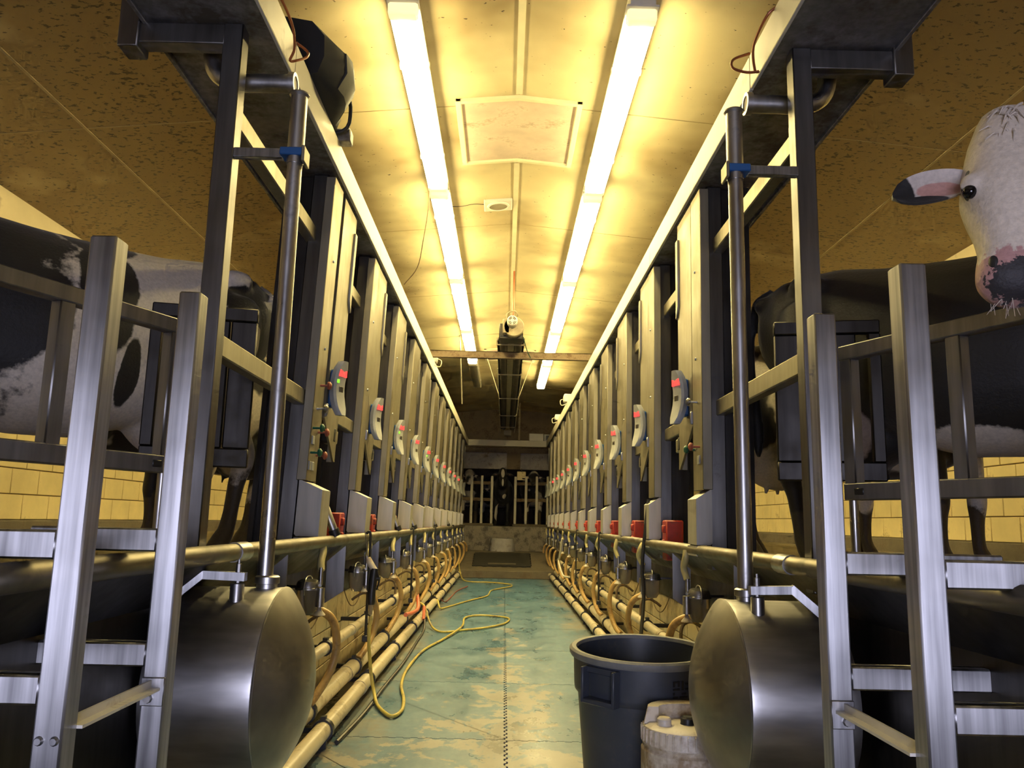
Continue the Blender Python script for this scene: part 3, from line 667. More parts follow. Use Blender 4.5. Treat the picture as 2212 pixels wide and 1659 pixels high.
# ================================================================== DRUMS AND RISER PIPES BY THE STAIRS
for s in (-1, 1):
    yD = 2.76 if s < 0 else 2.80; xs = 0.757 if s < 0 else 0.712; zc = 0.565 if s < 0 else 0.555; R = 0.30
    d = thing('steel_drum', 'large dished stainless drum lying on its side, %s of the stairs' % SIDE[s], 'drum', (s*xs, yD, zc))
    prof = [(0.0, -0.105)]
    for k in range(1, 13):
        t = k/12; prof.append((R*t, -0.105*(1-t**2.1)-0.004))
    shell = [(R, 0.0), (R+0.002, 0.012), (R, 0.03), (R, 0.30), (R-0.02, 0.335), (R-0.10, 0.36), (0.0, 0.365)]
    obj('dome', MB().lathe(prof+[(R-0.006, 0.0), (0.0, 0.0)], (0, 0, 0), 0, 56).mesh('dome', ST_DOME, s), d)
    obj('shell', MB().lathe([(0.0, 0.001)]+shell, (0, 0, 0), 0, 56).mesh('shell', ST_DRUM, s), d)
    obj('weld_bead', MB().lathe([(R-0.004, -0.006), (R+0.004, 0.0), (R-0.004, 0.006)], (0, 0, 0), 0, 56, True).mesh('weld_bead', ST_TUBE, s), d)
    # stand legs
    for yy in (-0.17, 0.17):
        obj('leg', MB().box(0.14, 0.19, yy-0.02, yy+0.02, -zc, -0.2, 0.003).mesh('leg', ST_POST, s), d)
    # lug, bolt and cranked strap to the wall
    xl = 0.12 if s < 0 else 0.08
    lug = obj('lug', MB().lathe([(0.022, R-0.02), (0.022, R+0.05), (0.018, R+0.053), (0.0, R+0.053)], (xl, -0.12, -0.03), 2, 18).mesh('lug', ST_TUBE, s), d)
    obj('bolt', MB().lathe([(0.009, R+0.05), (0.009, R+0.112), (0.005, R+0.113), (0.005, R+0.125)], (xl, -0.12, -0.03), 2, 8).mesh('bolt', ST_TUBE, s), lug)
    st = MB().obox((xl-0.025, -0.12, R+0.042), (xl+0.115, -0.12, R+0.046), 0.03, 0.026).obox((xl+0.108, -0.12, R+0.052), (xl+0.235, -0.14, R-0.06), 0.03, 0.026)
    obj('strap', st.mesh('strap', ST_POST, s), d)
    obj('neck', MB().lathe([(0.034, R-0.02), (0.034, R+0.012), (0.040, R+0.014), (0.040, R+0.035), (0.034, R+0.04)], (0.06 if s < 0 else 0.08, 0, 0), 2, 20, False).mesh('neck', ST_TUBE, s), d)
    # riser pipe
    xP = 0.826 if s < 0 else 0.790
    p = thing('riser_pipe', 'upright worn steel pipe rising from the drum on the %s' % SIDE[s], 'pipe', (s*xP, yD, zc+R))
    z0 = zc+R
    obj('lower_pipe', MB().tube([(0, 0, 0.03), (0, 0, 2.39-z0)], 0.0265, 20).mesh('lower_pipe', ST_TUBE, s), p)
    obj('upper_pipe', MB().tube([(0, 0, 2.36-z0), (0, 0, 2.632-z0)], 0.030, 20).mesh('upper_pipe', ST_TUBE, s), p)
    obj('top_lip', MB().lathe([(0.030, 2.622-z0), (0.037, 2.630-z0), (0.035, 2.637-z0), (0.026, 2.634-z0), (0.026, 2.60-z0), (0.0, 2.60-z0)], (0, 0, 0), 2, 20).mesh('top_lip', ST_TUBE, s), p)
    obj('clamp_band', MB().box(-0.036, 0.05, -0.034, 0.034, 2.385-z0, 2.415-z0, 0.004).mesh('clamp_band', BLUE_P, s), p)
    obj('clamp_arm', MB().box(0.045, (1.083 if s < 0 else 1.056)-0.034-xP, -0.012, 0.02, 2.382-z0, 2.418-z0, 0.003).mesh('clamp_arm', ST_POST, s), p)
    obj('clamp_tab', MB().box(-0.045, -0.034, -0.05, 0.03, 2.355-z0, 2.415-z0, 0.003).mesh('clamp_tab', ST_PANEL, s), p)

# ================================================================== SERVICE PIPES ALONG THE PIT WALLS
for s in (-1, 1):
    for nm, x, z, r, lab, y1 in (('wash_pipe', 0.885, 0.085, 0.042, 'lowest fat cream pipe close to the floor', 16.1), ('milk_pipe', 0.975, 0.165, 0.045, 'middle fat cream pipe', 15.6), ('vacuum_pipe', 0.955, 0.425, 0.030, 'slim upper cream pipe', 15.0)):
        pr_ = thing(nm, '%s along the %s pit wall' % (lab, SIDE[s]), 'pipe', (s*x, 3.15, z))
        obj('pipe_run', MB().tube([(0, 0, 0), (0, y1-3.15, 0)], r, 18).mesh('pipe_run', PIPE_PVC, s), pr_)
        cl = MB().lathe([(r-0.002, -0.02), (r+0.010, -0.02), (r+0.010, 0.02), (r-0.002, 0.02)], (0, 0, 0), 1, 16, True).box(r+0.004, 1.126-x, -0.015, 0.015, -0.012, 0.012).box(-0.012, 0.012, -0.018, 0.018, r+0.006, r+0.022)
        cm = cl.mesh('clamp', BLACK_P, s)
        k = 0; y = 0.98 if nm != 'vacuum_pipe' else 1.25
        while y < y1-3.3:
            obj('clamp', cm, pr_, (0, y, 0)); y += 1.265 if nm != 'milk_pipe' else 1.265; k += 1
        jm = MB().lathe([(r+0.004, -0.04), (r+0.004, 0.04)], (0, 0, 0), 1, 18, False).mesh('coupling', PIPE_PVC, s)
        for q in (2.0, 5.1, 8.4): obj('coupling', jm, pr_, (0, q, 0))
        if nm == 'wash_pipe':
            fm = MB().box(-0.02, 0.02, -0.015, 0.015, -z, -r+0.004).mesh('foot', BLACK_P, s)
            for q in (0.98, 3.51, 6.04, 8.57, 11.1): obj('foot', fm, pr_, (0, q, 0))

# ================================================================== MILK METERS AND HOSES (one set per stall)
def meter_meshes(s):
    M_ = {}
    M_['lid'] = MB().lathe([(0.0, 0.045), (0.035, 0.043), (0.052, 0.034), (0.058, 0.02), (0.060, 0.004), (0.064, 0.002), (0.064, -0.006), (0.0, -0.006)], (0, 0, 0), 2, 24).mesh('lid', ST_TUBE, s)
    M_['bowl'] = MB().lathe([(0.056, -0.006), (0.054, -0.06), (0.048, -0.10), (0.032, -0.125), (0.0, -0.13)], (0, 0, 0), 2, 24).mesh('bowl', CLEAR, s)
    M_['clamp_wire'] = MB().tube(cr([(0.0, 0.058, -0.03), (0.0, 0.066, 0.01), (0, 0.04, 0.05), (0, 0.0, 0.058), (0, -0.04, 0.05), (0, -0.066, 0.01), (0, -0.058, -0.03)], 4), 0.003, 6).mesh('clamp_wire', ST_TUBE, s)
    M_['side_cylinder'] = MB().lathe([(0.0, 0.005), (0.02, 0.005), (0.02, -0.085), (0.0, -0.085)], (-0.068, -0.02, 0), 2, 16).mesh('side_cylinder', ST_TUBE, s)
    M_['cone_cap'] = MB().lathe([(0.008, -0.085), (0.012, -0.10), (0.028, -0.118), (0.030, -0.124), (0.0, -0.124)], (-0.068, -0.02, 0), 2, 16).mesh('cone_cap', WHITE_P, s)
    M_['inlet_pipe'] = MB().tube(cr([(-0.055, 0.01, 0.10), (-0.055, 0.01, 0.05), (-0.055, 0.01, 0.02), (-0.045, 0.01, 0.005), (-0.02, 0.01, 0.005)], 4), 0.010, 10).mesh('inlet_pipe', ST_TUBE, s)
    M_['cross_bar'] = MB().tube([(-0.075, -0.055, 0.02), (-0.02, 0.055, 0.02)], 0.008, 8).mesh('cross_bar', ST_TUBE, s)
    M_['bracket'] = MB().box(0.05, 1.125-0.985, -0.015, 0.015, 0.0, 0.012).mesh('bracket', ST_DARK, s)
    return M_
rnd = random.Random(3)
for s in (-1, 1):
    MM = meter_meshes(s)
    lens_ = 0.034 if s < 0 else 0.0
    for i in range(NST):
        y = stall_y(s, i)+(0.02 if s < 0 else 0.22)+(rnd.uniform(-0.03, 0.03) if i else 0)
        z = 0.755 if s < 0 else 0.735
        m = thing('milk_meter', 'clear bowled milk meter with metal lid, %s from the camera on the %s' % (ORD[i], SIDE[s]), 'milk meter', (s*0.985, y, z), (0, 0, rnd.uniform(-0.2, 0.2)), 'milk meters under the kerb rail')
        for nm in MM:
            if i > 7 and nm in ('clamp_wire', 'cross_bar', 'bracket'): continue
            obj(nm, MM[nm], m)
        # yellow tail of hose from the cover down to the inlet
        xb = 0.93+(0.02 if s < 0 else -0.005); dxx = rnd.uniform(-0.01, 0.012)
        yh = stall_y(s, i)+(0.10 if s < 0 else 0.22)
        pts = cr([(xb, yh, 0.97), (xb-0.012+dxx, yh-0.005, 0.93), (xb-0.014+dxx, y+0.03, 0.88), (0.93, y+0.012, z+0.085)], 5)
        tag(obj('feed_hose', MB().tube(pts, 0.018, 10).mesh('feed_hose', HOSE_Y, s)), 'short yellow hose dropping below the kerb rail, %s from the camera on the %s' % (ORD[i], SIDE[s]), 'hose', 'short yellow hoses')
        # amber milk hose sagging to the low pipes
        yo = y+0.13; a = rnd.uniform(-0.02, 0.03); kx = rnd.uniform(0.0, 0.035)
        pts = cr([(0.975, y+0.05, z-0.12), (0.945, yo-0.03, z-0.115), (0.905-kx, yo+0.01, z-0.17), (0.885-kx, yo+0.04+a, z-0.30), (0.90-kx*0.5, yo+0.03+a, z-0.42), (0.925, yo-0.04, z-0.50), (0.955, yo-0.09, 0.205)], 5)
        tag(obj('milk_hose', MB().tube(pts, 0.021, 10).mesh('milk_hose', HOSE_O, s)), 'amber rubber hose curving down to the pipes, %s from the camera on the %s' % (ORD[i], SIDE[s]), 'hose', 'amber milk hoses')

# thin dark tubes and loose wires looping below the meters
for s in (-1, 1):
    for i in range(5):
        y = stall_y(s, i)
        pts = cr([(1.105, y+0.12, 0.70), (1.09, y+0.22, 0.58), (1.085, y+0.40, 0.50), (1.085, y+0.62, 0.50), (1.09, y+0.80, 0.58), (1.105, y+0.90, 0.70)], 8)
        tag(obj('cable', MB().tube(pts, 0.0035, 6).mesh('cable', RUSTY, s)), 'thin dark cable looped on the pit wall below the %s %s meter' % (ORD[i], SIDE[s]), 'cable', 'looped cables')
        pts = cr([(0.965, y+0.56, 0.455), (0.965, y+0.56, 0.52), (0.985, y+0.565, 0.56), (1.03, y+0.57, 0.57), (1.08, y+0.575, 0.545), (1.112, y+0.58, 0.52)], 6)
        tag(obj('drain_tube', MB().tube(pts, 0.010, 8).mesh('drain_tube', RUSTY, s)), 'short brown tube bent down to the slim pipe beyond the %s %s meter' % (ORD[i], SIDE[s]), 'tube', 'short bent tubes')

# black hook rods hanging from the rail
for s, idx in ((-1, (1, 3, 5, 8)), (1, (1, 3, 5, 8))):
    for n_, i in enumerate(idx):
        y = stall_y(s, i)+(-0.02 if s < 0 else 0.14); x = 0.905
        h = thing('hook_rod', 'thin black rod hanging from the %s kerb rail, %s from the camera' % (SIDE[s], ORD[n_]), 'rod', (s*x, y, 0.97), group='black hanging rods')
        bend = [(0.03, 0, 0.03), (0.0, 0, 0.02), (0.0, 0, -0.30), (0.0, 0, -0.62)] if (s, i) != (1, 1) else [(0.04, -0.03, 0.30), (0.02, -0.02, 0.1), (0.0, 0, -0.15), (0.01, 0.0, -0.35), (-0.03, -0.1, -0.62)]
        obj('rod', MB().tube(cr(bend, 4), 0.009 if (s, i) != (1, 1) else 0.012, 8).mesh('rod', BLACK_R, s), h)
        obj('hook_block', MB().box(-0.02, 0.02, -0.02, 0.02, bend[-1][2]-0.03, bend[-1][2]+0.01, 0.004).mesh('hook_block', BLACK_P, s), h, (s*bend[-1][0], bend[-1][1], 0))

# slanting steel air cylinders beside the hose covers, left row
for n_, i in enumerate((0, 2, 3, 5, 7)):
    y = stall_y(-1, i)+0.24
    c = thing('air_cylinder', 'slanted steel cylinder with black cap resting over the left kerb rail, %s from the camera' % ORD[n_], 'cylinder', (-0.93, y+0.10, 1.00), (math.radians(10), math.radians(-22), 0), 'slanted steel cylinders')
    obj('barrel', MB().lathe([(0.0, 0.03), (0.022, 0.03), (0.022, 0.17), (0.016, 0.18), (0.0, 0.18)], (0, 0, 0), 2, 18).mesh('barrel', ST_TUBE), c)
    obj('black_cap', MB().lathe([(0.0, 0.0), (0.028, 0.002), (0.029, 0.04), (0.0, 0.04)], (0, 0, 0), 2, 18).mesh('black_cap', BLACK_P), c)
    obj('push_rod', MB().tube([(0, 0, 0.17), (-0.01, 0, 0.29)], 0.006, 8).mesh('push_rod', BLACK_R), c)

# spray gun with its hose hanging in front of the second left meter
g = thing('spray_gun', 'black and white spray gun hanging by the second left meter', 'spray gun', (-0.850, 5.18, 0.66))
obj('grip', MB().tube(cr([(0.012, 0, 0.13), (0.006, 0, 0.06), (0, 0, -0.03), (0, 0, -0.09)], 4), [0.024, 0.026, 0.026, 0.026, 0.026, 0.026, 0.025, 0.025, 0.026, 0.026, 0.025, 0.025, 0.022], 12).mesh('grip', BLACK_P), g)
obj('nozzle', MB().tube([(0.010, 0, 0.12), (-0.02, 0, 0.165), (-0.034, 0, 0.195)], [0.020, 0.021, 0.016], 12).mesh('nozzle', WHITE_P), g)
obj('trigger', MB().tube(cr([(0.03, -0.01, 0.11), (0.045, -0.01, 0.06), (0.032, -0.01, 0.0)], 4), 0.006, 6).mesh('trigger', BLACK_P), g)
obj('valve_knob', MB().lathe([(0.0, -0.02), (0.016, -0.02), (0.016, 0.02), (0.0, 0.02)], (0.03, 0, 0.07), 0, 12).mesh('valve_knob', BLACK_P), g)
obj('swivel', MB().tube([(0, 0, -0.09), (0.0, 0, -0.15)], [0.018, 0.012], 10).mesh('swivel', CLEAR), g)
obj('hanger', MB().tube([(-0.034, 0, 0.19), (-0.06, -0.01, 0.36)], 0.003, 6).mesh('hanger', ST_TUBE), g)

# ================================================================== LOOSE THINGS ON THE FLOOR
hp = [(-0.850, 5.18, 0.50), (-0.85, 5.17, 0.35), (-0.83, 5.19, 0.16), (-0.80, 5.16, 0.05), (-0.76, 5.02, 0.018), (-0.689, 4.83, 0.015), (-0.629, 4.74, 0.015), (-0.597, 4.895, 0.015), (-0.624, 5.2, 0.015), (-0.69, 5.62, 0.015), (-0.72, 6.2, 0.015), (-0.686, 7.07, 0.015),
      (-0.562, 7.77, 0.015), (-0.44, 8.55, 0.03), (-0.447, 9.43, 0.015), (-0.271, 9.69, 0.015), (0.03, 9.5, 0.015), (0.0, 9.0, 0.015), (-0.2, 8.6, 0.015), (-0.40, 8.42, 0.013), (-0.594, 8.21, 0.015), (-0.70, 8.35, 0.02), (-0.78, 8.62, 0.06), (-0.85, 8.75, 0.20), (-0.93, 8.8, 0.24)]
tag(obj('wash_hose', MB().tube(cr(hp, 6), 0.0105, 10).mesh('wash_hose', HOSE_G)), 'long yellow-green wash hose snaking from the spray gun over the blue floor', 'hose')
hp = [(-0.90, 16.0, 0.30), (-0.82, 15.6, 0.06), (-0.669, 14.97, 0.013), (-0.249, 14.87, 0.013), (0.08, 14.5, 0.013), (0.10, 14.0, 0.013), (-0.2, 13.2, 0.013), (-0.26, 12.2, 0.013), (-0.5, 11.4, 0.013), (-0.74, 10.5, 0.013), (-0.80, 10.25, 0.03), (-0.84, 10.4, 0.10), (-0.90, 10.6, 0.14)]
tag(obj('wash_hose', MB().tube(cr(hp, 6), 0.0105, 8).mesh('wash_hose', HOSE_G)), 'thin bright yellow hose looping over the floor near the far end', 'hose')
hp = [(-0.83, 4.2, 0.012), (-0.80, 4.8, 0.012), (-0.795, 5.5, 0.012), (-0.78, 6.5, 0.012), (-0.795, 7.6, 0.012), (-0.80, 8.2, 0.02), (-0.815, 8.45, 0.10)]
tag(obj('drain_hose', MB().tube(cr(hp, 5), 0.011, 8).mesh('drain_hose', ST_DARK)), 'grey hose lying on the floor along the left pipes', 'hose')
tag(obj('red_liner', MB().tube([(-0.825, 8.45, 0.10), (-0.835, 8.55, 0.22)], 0.016, 10).mesh('red_liner', RUBBER_RED)), 'short red rubber sleeve at the end of the grey hose', 'sleeve')
tag(obj('red_liner', MB().tube(cr([(-0.86, 7.15, 0.29), (-0.835, 7.6, 0.265), (-0.84, 8.0, 0.27), (-0.88, 8.2, 0.40)], 5), 0.018, 10).mesh('red_liner', RUBBER_RED)), 'bent red rubber hose lying across the left pipes', 'hose')
tag(obj('floor_cord', MB().tube(cr([(-0.86, 10.9, 0.10), (-0.80, 11.1, 0.02), (-0.77, 12.0, 0.01), (-0.74, 13.0, 0.01), (-0.62, 13.9, 0.01)], 5), 0.008, 6).mesh('red_cord', KNOB_R)), 'thin reddish cord along the far left floor edge', 'cord')
tag(obj('bent_stick', MB().tube(cr([(0.85, 12.4, 0.86), (0.83, 12.6, 0.60), (0.82, 12.7, 0.52), (0.84, 12.2, 0.36), (0.86, 11.9, 0.335), (0.90, 11.6, 0.35)], 4), 0.014, 8).mesh('bent_stick', FASCIA)), 'pale bent pipe leaning against the right hoses', 'pipe')

# trash can
can = thing('trash_can', 'dark navy-grey round plastic trash can standing open on the floor', 'trash can', (0.572, 3.64, 0.0), (math.radians(0), 0, 0))
Rr, Hc = 0.292, 0.555
side = [(0.0, 0.012), (0.225, 0.012), (0.228, 0.0), (0.236, 0.0), (0.240, 0.012), (0.272, 0.38), (0.286, 0.395), (0.288, 0.41), (Rr, 0.53), (Rr, Hc)]
inn = [(Rr-0.012, Hc), (Rr-0.016, 0.53), (0.27, 0.41), (0.255, 0.38), (0.222, 0.03), (0.0, 0.026)]
obj('body', MB().lathe(side+inn, (0, 0, 0), 2, 56).mesh('body', CAN_P), can)
obj('rim', MB().lathe([(Rr-0.014, Hc-0.004), (Rr+0.012, Hc-0.022), (Rr+0.018, Hc-0.012), (Rr+0.018, Hc+0.004), (Rr+0.008, Hc+0.012), (Rr-0.010, Hc+0.010)], (0, 0, 0), 2, 56, True).mesh('rim', CAN_LIP), can)
def handle(ang):
    h = MB(); r = Rr+0.004
    h.box(-0.075, 0.075, -0.012, 0.035, -0.02, 0.0, 0.004)               # lower bar
    h.box(-0.082, -0.068, -0.012, 0.035, -0.02, 0.12, 0.003).box(0.068, 0.082, -0.012, 0.035, -0.02, 0.12, 0.003).box(-0.08, 0.08, -0.004, 0.006, 0.095, 0.12, 0.003)
    return h.xf(Matrix.Rotation(ang, 4, 'Z') @ Matrix.Translation((0, r, 0.405)))
for a in (math.radians(138), math.radians(318)): obj('handle', handle(a).mesh('handle', CAN_P), can)
# faded dark stamp on the can, facing the drum
ts = MB()
for (u, v, a, b) in ((0, 0, .03, .007), (0, .014, .008, .014), (.022, .014, .008, .014), (0, .028, .03, .007), (.04, 0, .008, .035), (.055, 0, .028, .007), (.055, .02, .028, .007), (.075, .008, .008, .014), (0, -.03, .022, .007), (.03, -.03, .035, .007), (.0, -.018, .007, .01), (.04, -.018, .02, .007)):
    ts.box(u, u+a, -0.002, 0.001, v, v+b)
ang_ = math.radians(201)
obj('stamp', ts.xf(Matrix.Rotation(ang_, 4, 'Z') @ Matrix.Rotation(math.radians(180), 4, 'Z') @ Matrix.Translation((-0.03, -Rr-0.0008, 0.46))).mesh('stamp', BLACK_P), can)
can.rotation_euler = (math.radians(3.2), 0, 0); can.location.z = 0.012

# white chemical drum beside it
jug = thing('plastic_drum', 'stained white plastic drum with screw caps between trash can and right steel drum', 'drum', (0.660, 3.165, 0.0))
jr = 0.165; jb = [(0.0, 0.0), (jr-0.02, 0.0), (jr-0.004, 0.015), (jr, 0.04), (jr, 0.12), (jr-0.006, 0.125), (jr-0.006, 0.14), (jr, 0.145), (jr, 0.285), (jr-0.008, 0.295), (jr-0.008, 0.30), (jr-0.002, 0.31), (jr-0.01, 0.365), (jr-0.03, 0.378), (0.0, 0.380)]
obj('body', MB().lathe(jb, (0, 0, 0), 2, 40).mesh('body', WHITE_P), jug)
rb = MB()
for k in range(11):
    t = math.pi*(0.0+k/10); rb.v.append((0.155*math.cos(t), 0.155*math.sin(t)*0.92, 0.37)); rb.v.append((0.14*math.cos(t), 0.14*math.sin(t)*0.92, 0.43)); rb.v.append((0.10*math.cos(t), 0.06*math.sin(t), 0.43)); rb.v.append((0.10*math.cos(t), 0.06*math.sin(t), 0.37))
for k in range(10):
    for q in range(4): rb.f.append((4*k+q, 4*k+(q+1) % 4, 4*(k+1)+(q+1) % 4, 4*(k+1)+q))
rb.f += [(0, 1, 2, 3), (40, 41, 42, 43)]
obj('raised_crown', rb.mesh('raised_crown', WHITE_P), jug)
for x, y, m, nm in ((-0.09, -0.055, WHITE_P, 'screw_cap'), (0.0, -0.035, BLACK_P, 'screw_cap')):
    obj(nm, MB().lathe([(0.03, 0.375), (0.026, 0.383), (0.026, 0.40), (0.020, 0.406), (0.0, 0.406)], (x, y, 0), 2, 16).mesh(nm, m), jug)
rs = MB()
for k in range(40):
    a = 2*math.pi*k/40; rs.box(-0.002, 0.002, jr-0.010, jr+0.001, 0.315, 0.362); n0 = 8; M0 = Matrix.Rotation(a, 4, 'Z'); rs.v[-8:] = [tuple(M0 @ Vector(p)) for p in rs.v[-8:]]
obj('ribbing', rs.mesh('ribbing', WHITE_P), jug)['kind'] = 'stuff'

# ================================================================== OVERHEAD
hs = MB()
hood = thing('black_hood', 'black rounded plastic hood on top of the left cabinet', 'hood', (-1.02, 3.34, 3.05))
pf = [(0.12, 0.0), (-0.06, 0.0), (-0.10, 0.02), (-0.125, 0.10), (-0.12, 0.20), (-0.06, 0.27), (0.12, 0.30)]
rings = []
for k in range(9):
    t = k/8; yy = 0.56*t; sc = 1.0-0.10*max(0, t-0.35)**1.5*3
    rings.append([(0.12+(p[0]-0.12)*(sc+0.35*math.sin(math.pi*min(1, t*1.15))), yy, p[1]*(1.0-0.35*max(0, t-0.4))) for p in pf])
obj('shell', MB().loft(rings).mesh('shell', paint('matt_black_vinyl', (0.012, 0.012, 0.012), 0.85, 0.3), -1, sharp=60), hood)
obj('curved_face', MB().loft([[(r[2][0]-0.002, r[2][1], r[2][2]), (r[3][0]-0.010, r[3][1], r[3][2]), (r[4][0]-0.006, r[4][1], r[4][2]), (r[4][0]+0.01, r[4][1], r[4][2]), (r[3][0]+0.01, r[3][1], r[3][2])] for r in rings[2:8]]).mesh('curved_face', paint('dusty_grey_vinyl', (0.028, 0.028, 0.024), 0.7, 0.2), -1), hood)
obj('strap', MB().tube(cr([(0.14, 0.58, 0.0), (-0.10, 0.56, 0.02), (-0.15, 0.50, 0.10), (-0.14, 0.44, 0.18)], 4), 0.010, 8).mesh('strap', BLACK_R, -1), hood)
obj('side_box', MB().box(-0.13, 0.10, 0.62, 0.70, 0.0, 0.07, 0.006).mesh('side_box', ST_HEAD, -1), hood)

# access hatches in the ceiling
for n_, yh in enumerate((5.14, 13.3)):
    h = thing('ceiling_hatch', '%s framed plywood hatch between the two lamp rows' % ('near' if n_ == 0 else 'far'), 'hatch', (0, yh, RZ), group='ceiling hatches')
    hx, hl = 0.435, 1.0
    for s in (-1, 1):
        obj('board', MB().prism([(0.0, -0.006), (hx-0.02, -RS*(hx-0.02)-0.006), (hx-0.02, -RS*(hx-0.02)+0.004), (0.0, 0.004)], 1, 0.03, hl-0.02).mesh('board', WOODP, s), h)
        obj('frame_side', MB().box(hx-0.035, hx+0.005, 0, hl, -RS*hx-0.022, -RS*hx+0.004, 0.004).mesh('frame_side', STRIP, s), h)
        for ya in (0.0, hl-0.03):
            obj('frame_end', MB().prism([(0.0, -0.024), (hx+0.005, -RS*hx-0.024), (hx+0.005, -RS*hx+0.002), (0.0, 0.002)], 1, ya, ya+0.035).mesh('frame_end', STRIP, s), h)
# loudspeaker
sp = thing('ceiling_speaker', 'round speaker on a square white plate on the ceiling', 'speaker', (-0.16, 7.05, cz(0.16)), (0, math.radians(-5.3), 0))
obj('plate', MB().box(-0.13, 0.13, -0.12, 0.12, -0.022, 0.006, 0.006).mesh('plate', LAMPBODY), sp)
obj('ring', MB().lathe([(0.085, -0.035), (0.10, -0.03), (0.105, -0.02), (0.085, -0.02)], (0, 0, 0), 2, 32, True).mesh('ring', LAMPBODY), sp)
obj('grille', MB().lathe([(0.0, -0.028), (0.086, -0.026), (0.086, -0.02), (0.0, -0.02)], (0, 0, 0), 2, 32).mesh('grille', HEAT_L), sp)
obj('lead', MB().tube(cr([(-0.13, -0.03, -0.01), (-0.22, -0.06, -0.012), (-0.33, -0.07, -0.03), (-0.42, -0.05, -0.02)], 4), 0.003, 6).mesh('lead', BLACK_R), sp)

# cross channel over the pit
cb = thing('cross_channel', 'brown rusty steel channel spanning the pit above the cabinets', 'beam', (0, 9.66, 3.053))
obj('web', MB().box(-1.05, 1.05, 0.0, 0.012, 0, 0.095, 0.002).mesh('web', RUSTY), cb)
obj('flange', MB().box(-1.05, 1.05, -0.05, 0.012, 0.0, 0.012, 0.002).mesh('flange', RUSTY), cb)
obj('flange', MB().box(-1.05, 1.05, -0.0, 0.05, 0.085, 0.095, 0.002).mesh('flange', RUSTY), cb)

# radiant tube heater
ht = thing('tube_heater', 'long dark radiant tube heater hanging along the ridge', 'heater', (-0.005, 9.15, 3.22))
HL = 9.6
obj('reflector', MB().prism([(-0.165, 0.0), (-0.155, 0.0), (-0.105, 0.12), (0.105, 0.12), (0.155, 0.0), (0.165, 0.0), (0.112, 0.132), (-0.112, 0.132)], 1, 0.25, HL).mesh('reflector', HEAT_D), ht)
for x in (-0.095, 0.095): obj('burner_tube', MB().tube([(x, 0.2, 0.02), (x, HL-0.1, 0.02)], 0.048, 16).mesh('burner_tube', HEAT_D), ht)
obj('centre_strip', MB().box(-0.040, 0.040, 0.22, HL-0.05, 0.0, 0.02, 0.004).mesh('centre_strip', HEAT_L), ht)
bk = MB().box(-0.17, 0.17, -0.012, 0.012, -0.04, -0.028).box(-0.17, -0.158, -0.012, 0.012, -0.04, 0.05).box(0.158, 0.17, -0.012, 0.012, -0.04, 0.05).mesh('hanger_bracket', HEAT_L)
for y in (0.3, 2.3, 4.6, 6.9, 8.9): obj('hanger_bracket', bk, ht, (0, y, 0))
for s in (-1, 1): obj('side_wire', MB().tube([(s*0.17, 2.0, 0.0), (s*0.172, 5.6, -0.01), (s*0.165, HL+0.4, -0.03)], 0.006, 6).mesh('side_wire', WIRE_L), ht)
obj('burner_box', MB().box(-0.14, 0.14, 0.0, 0.25, -0.03, 0.16, 0.01).mesh('burner_box', HEAT_D), ht)
bl = obj('blower_scroll', MB().lathe([(0.0, -0.10), (0.11, -0.10), (0.12, -0.09), (0.12, -0.01), (0.0, -0.01)], (0.03, 0, 0.10), 1, 28).box(-0.10, -0.02, -0.10, -0.01, 0.02, 0.19, 0.006).mesh('blower_scroll', HEAT_L), ht)
obj('motor', MB().lathe([(0.0, -0.22), (0.05, -0.22), (0.06, -0.21), (0.06, -0.10), (0.0, -0.10)], (0.01, 0, 0.14), 1, 24).mesh('motor', LAMPBODY), bl)
vs = MB()
for k in range(4):
    a0 = math.pi/4+k*math.pi/2
    for rr in (0.028, 0.042): vs.tube([(0.01+rr*math.cos(a0+t), -0.222, 0.14+rr*math.sin(a0+t)) for t in (-0.55, -0.28, 0, 0.28, 0.55)], 0.004, 6)
obj('vent_slots', vs.mesh('vent_slots', BLACK_P), bl)
obj('power_lead', MB().tube(cr([(-0.06, -0.12, 0.16), (-0.05, -0.14, 0.24), (0.03, -0.14, 0.27), (0.07, -0.1, 0.24), (0.05, -0.05, 0.2)], 5), 0.008, 8).mesh('power_lead', HEAT_L), bl)
obj('conduit', MB().tube([(0.02, -0.05, 0.18), (0.02, -0.10, RZ-3.24)], 0.012, 8).mesh('conduit', COPPER), ht)
obj('exhaust_box', MB().box(-0.09, 0.09, HL, HL+0.25, -0.14, -0.02, 0.008).mesh('exhaust_box', HEAT_L), ht)
for s in (-1, 1):
    tag(obj('hanger_chain', MB().tube([(s*0.16, 14.0, 3.22), (s*0.42, 13.6, cz(.42)-0.01)], 0.006, 6).mesh('hanger_chain', WIRE_L)), 'thin hanger wire holding the heater on its %s' % SIDE[s], 'wire', 'heater hanger wires')
tag(obj('hanging_rope', MB().tube([(-0.79, 12.2, cz(.79)), (-0.80, 13.6, 3.06)], 0.010, 6).mesh('hanging_rope', WIRE_L)), 'taut pale rope from the ceiling down to the left cabinet', 'rope')
tag(obj('hanging_string', MB().tube(cr([(-0.70, 6.2, cz(.7)-0.02), (-0.715, 6.25, 3.6), (-0.75, 6.3, 3.35), (-0.80, 6.4, 3.15), (-0.93, 6.6, 3.06)], 5), 0.004, 6).mesh('hanging_string', RUSTY)), 'slack brown string dangling from the left lamp row', 'string')
tag(obj('green_cord', MB().tube(cr([(0.14, 9.3, 3.25), (0.19, 9.5, 3.14), (0.24, 9.63, 3.07)], 4), 0.006, 6).mesh('green_cord', GREEN_P)), 'short green cord from heater to cross channel', 'cord')
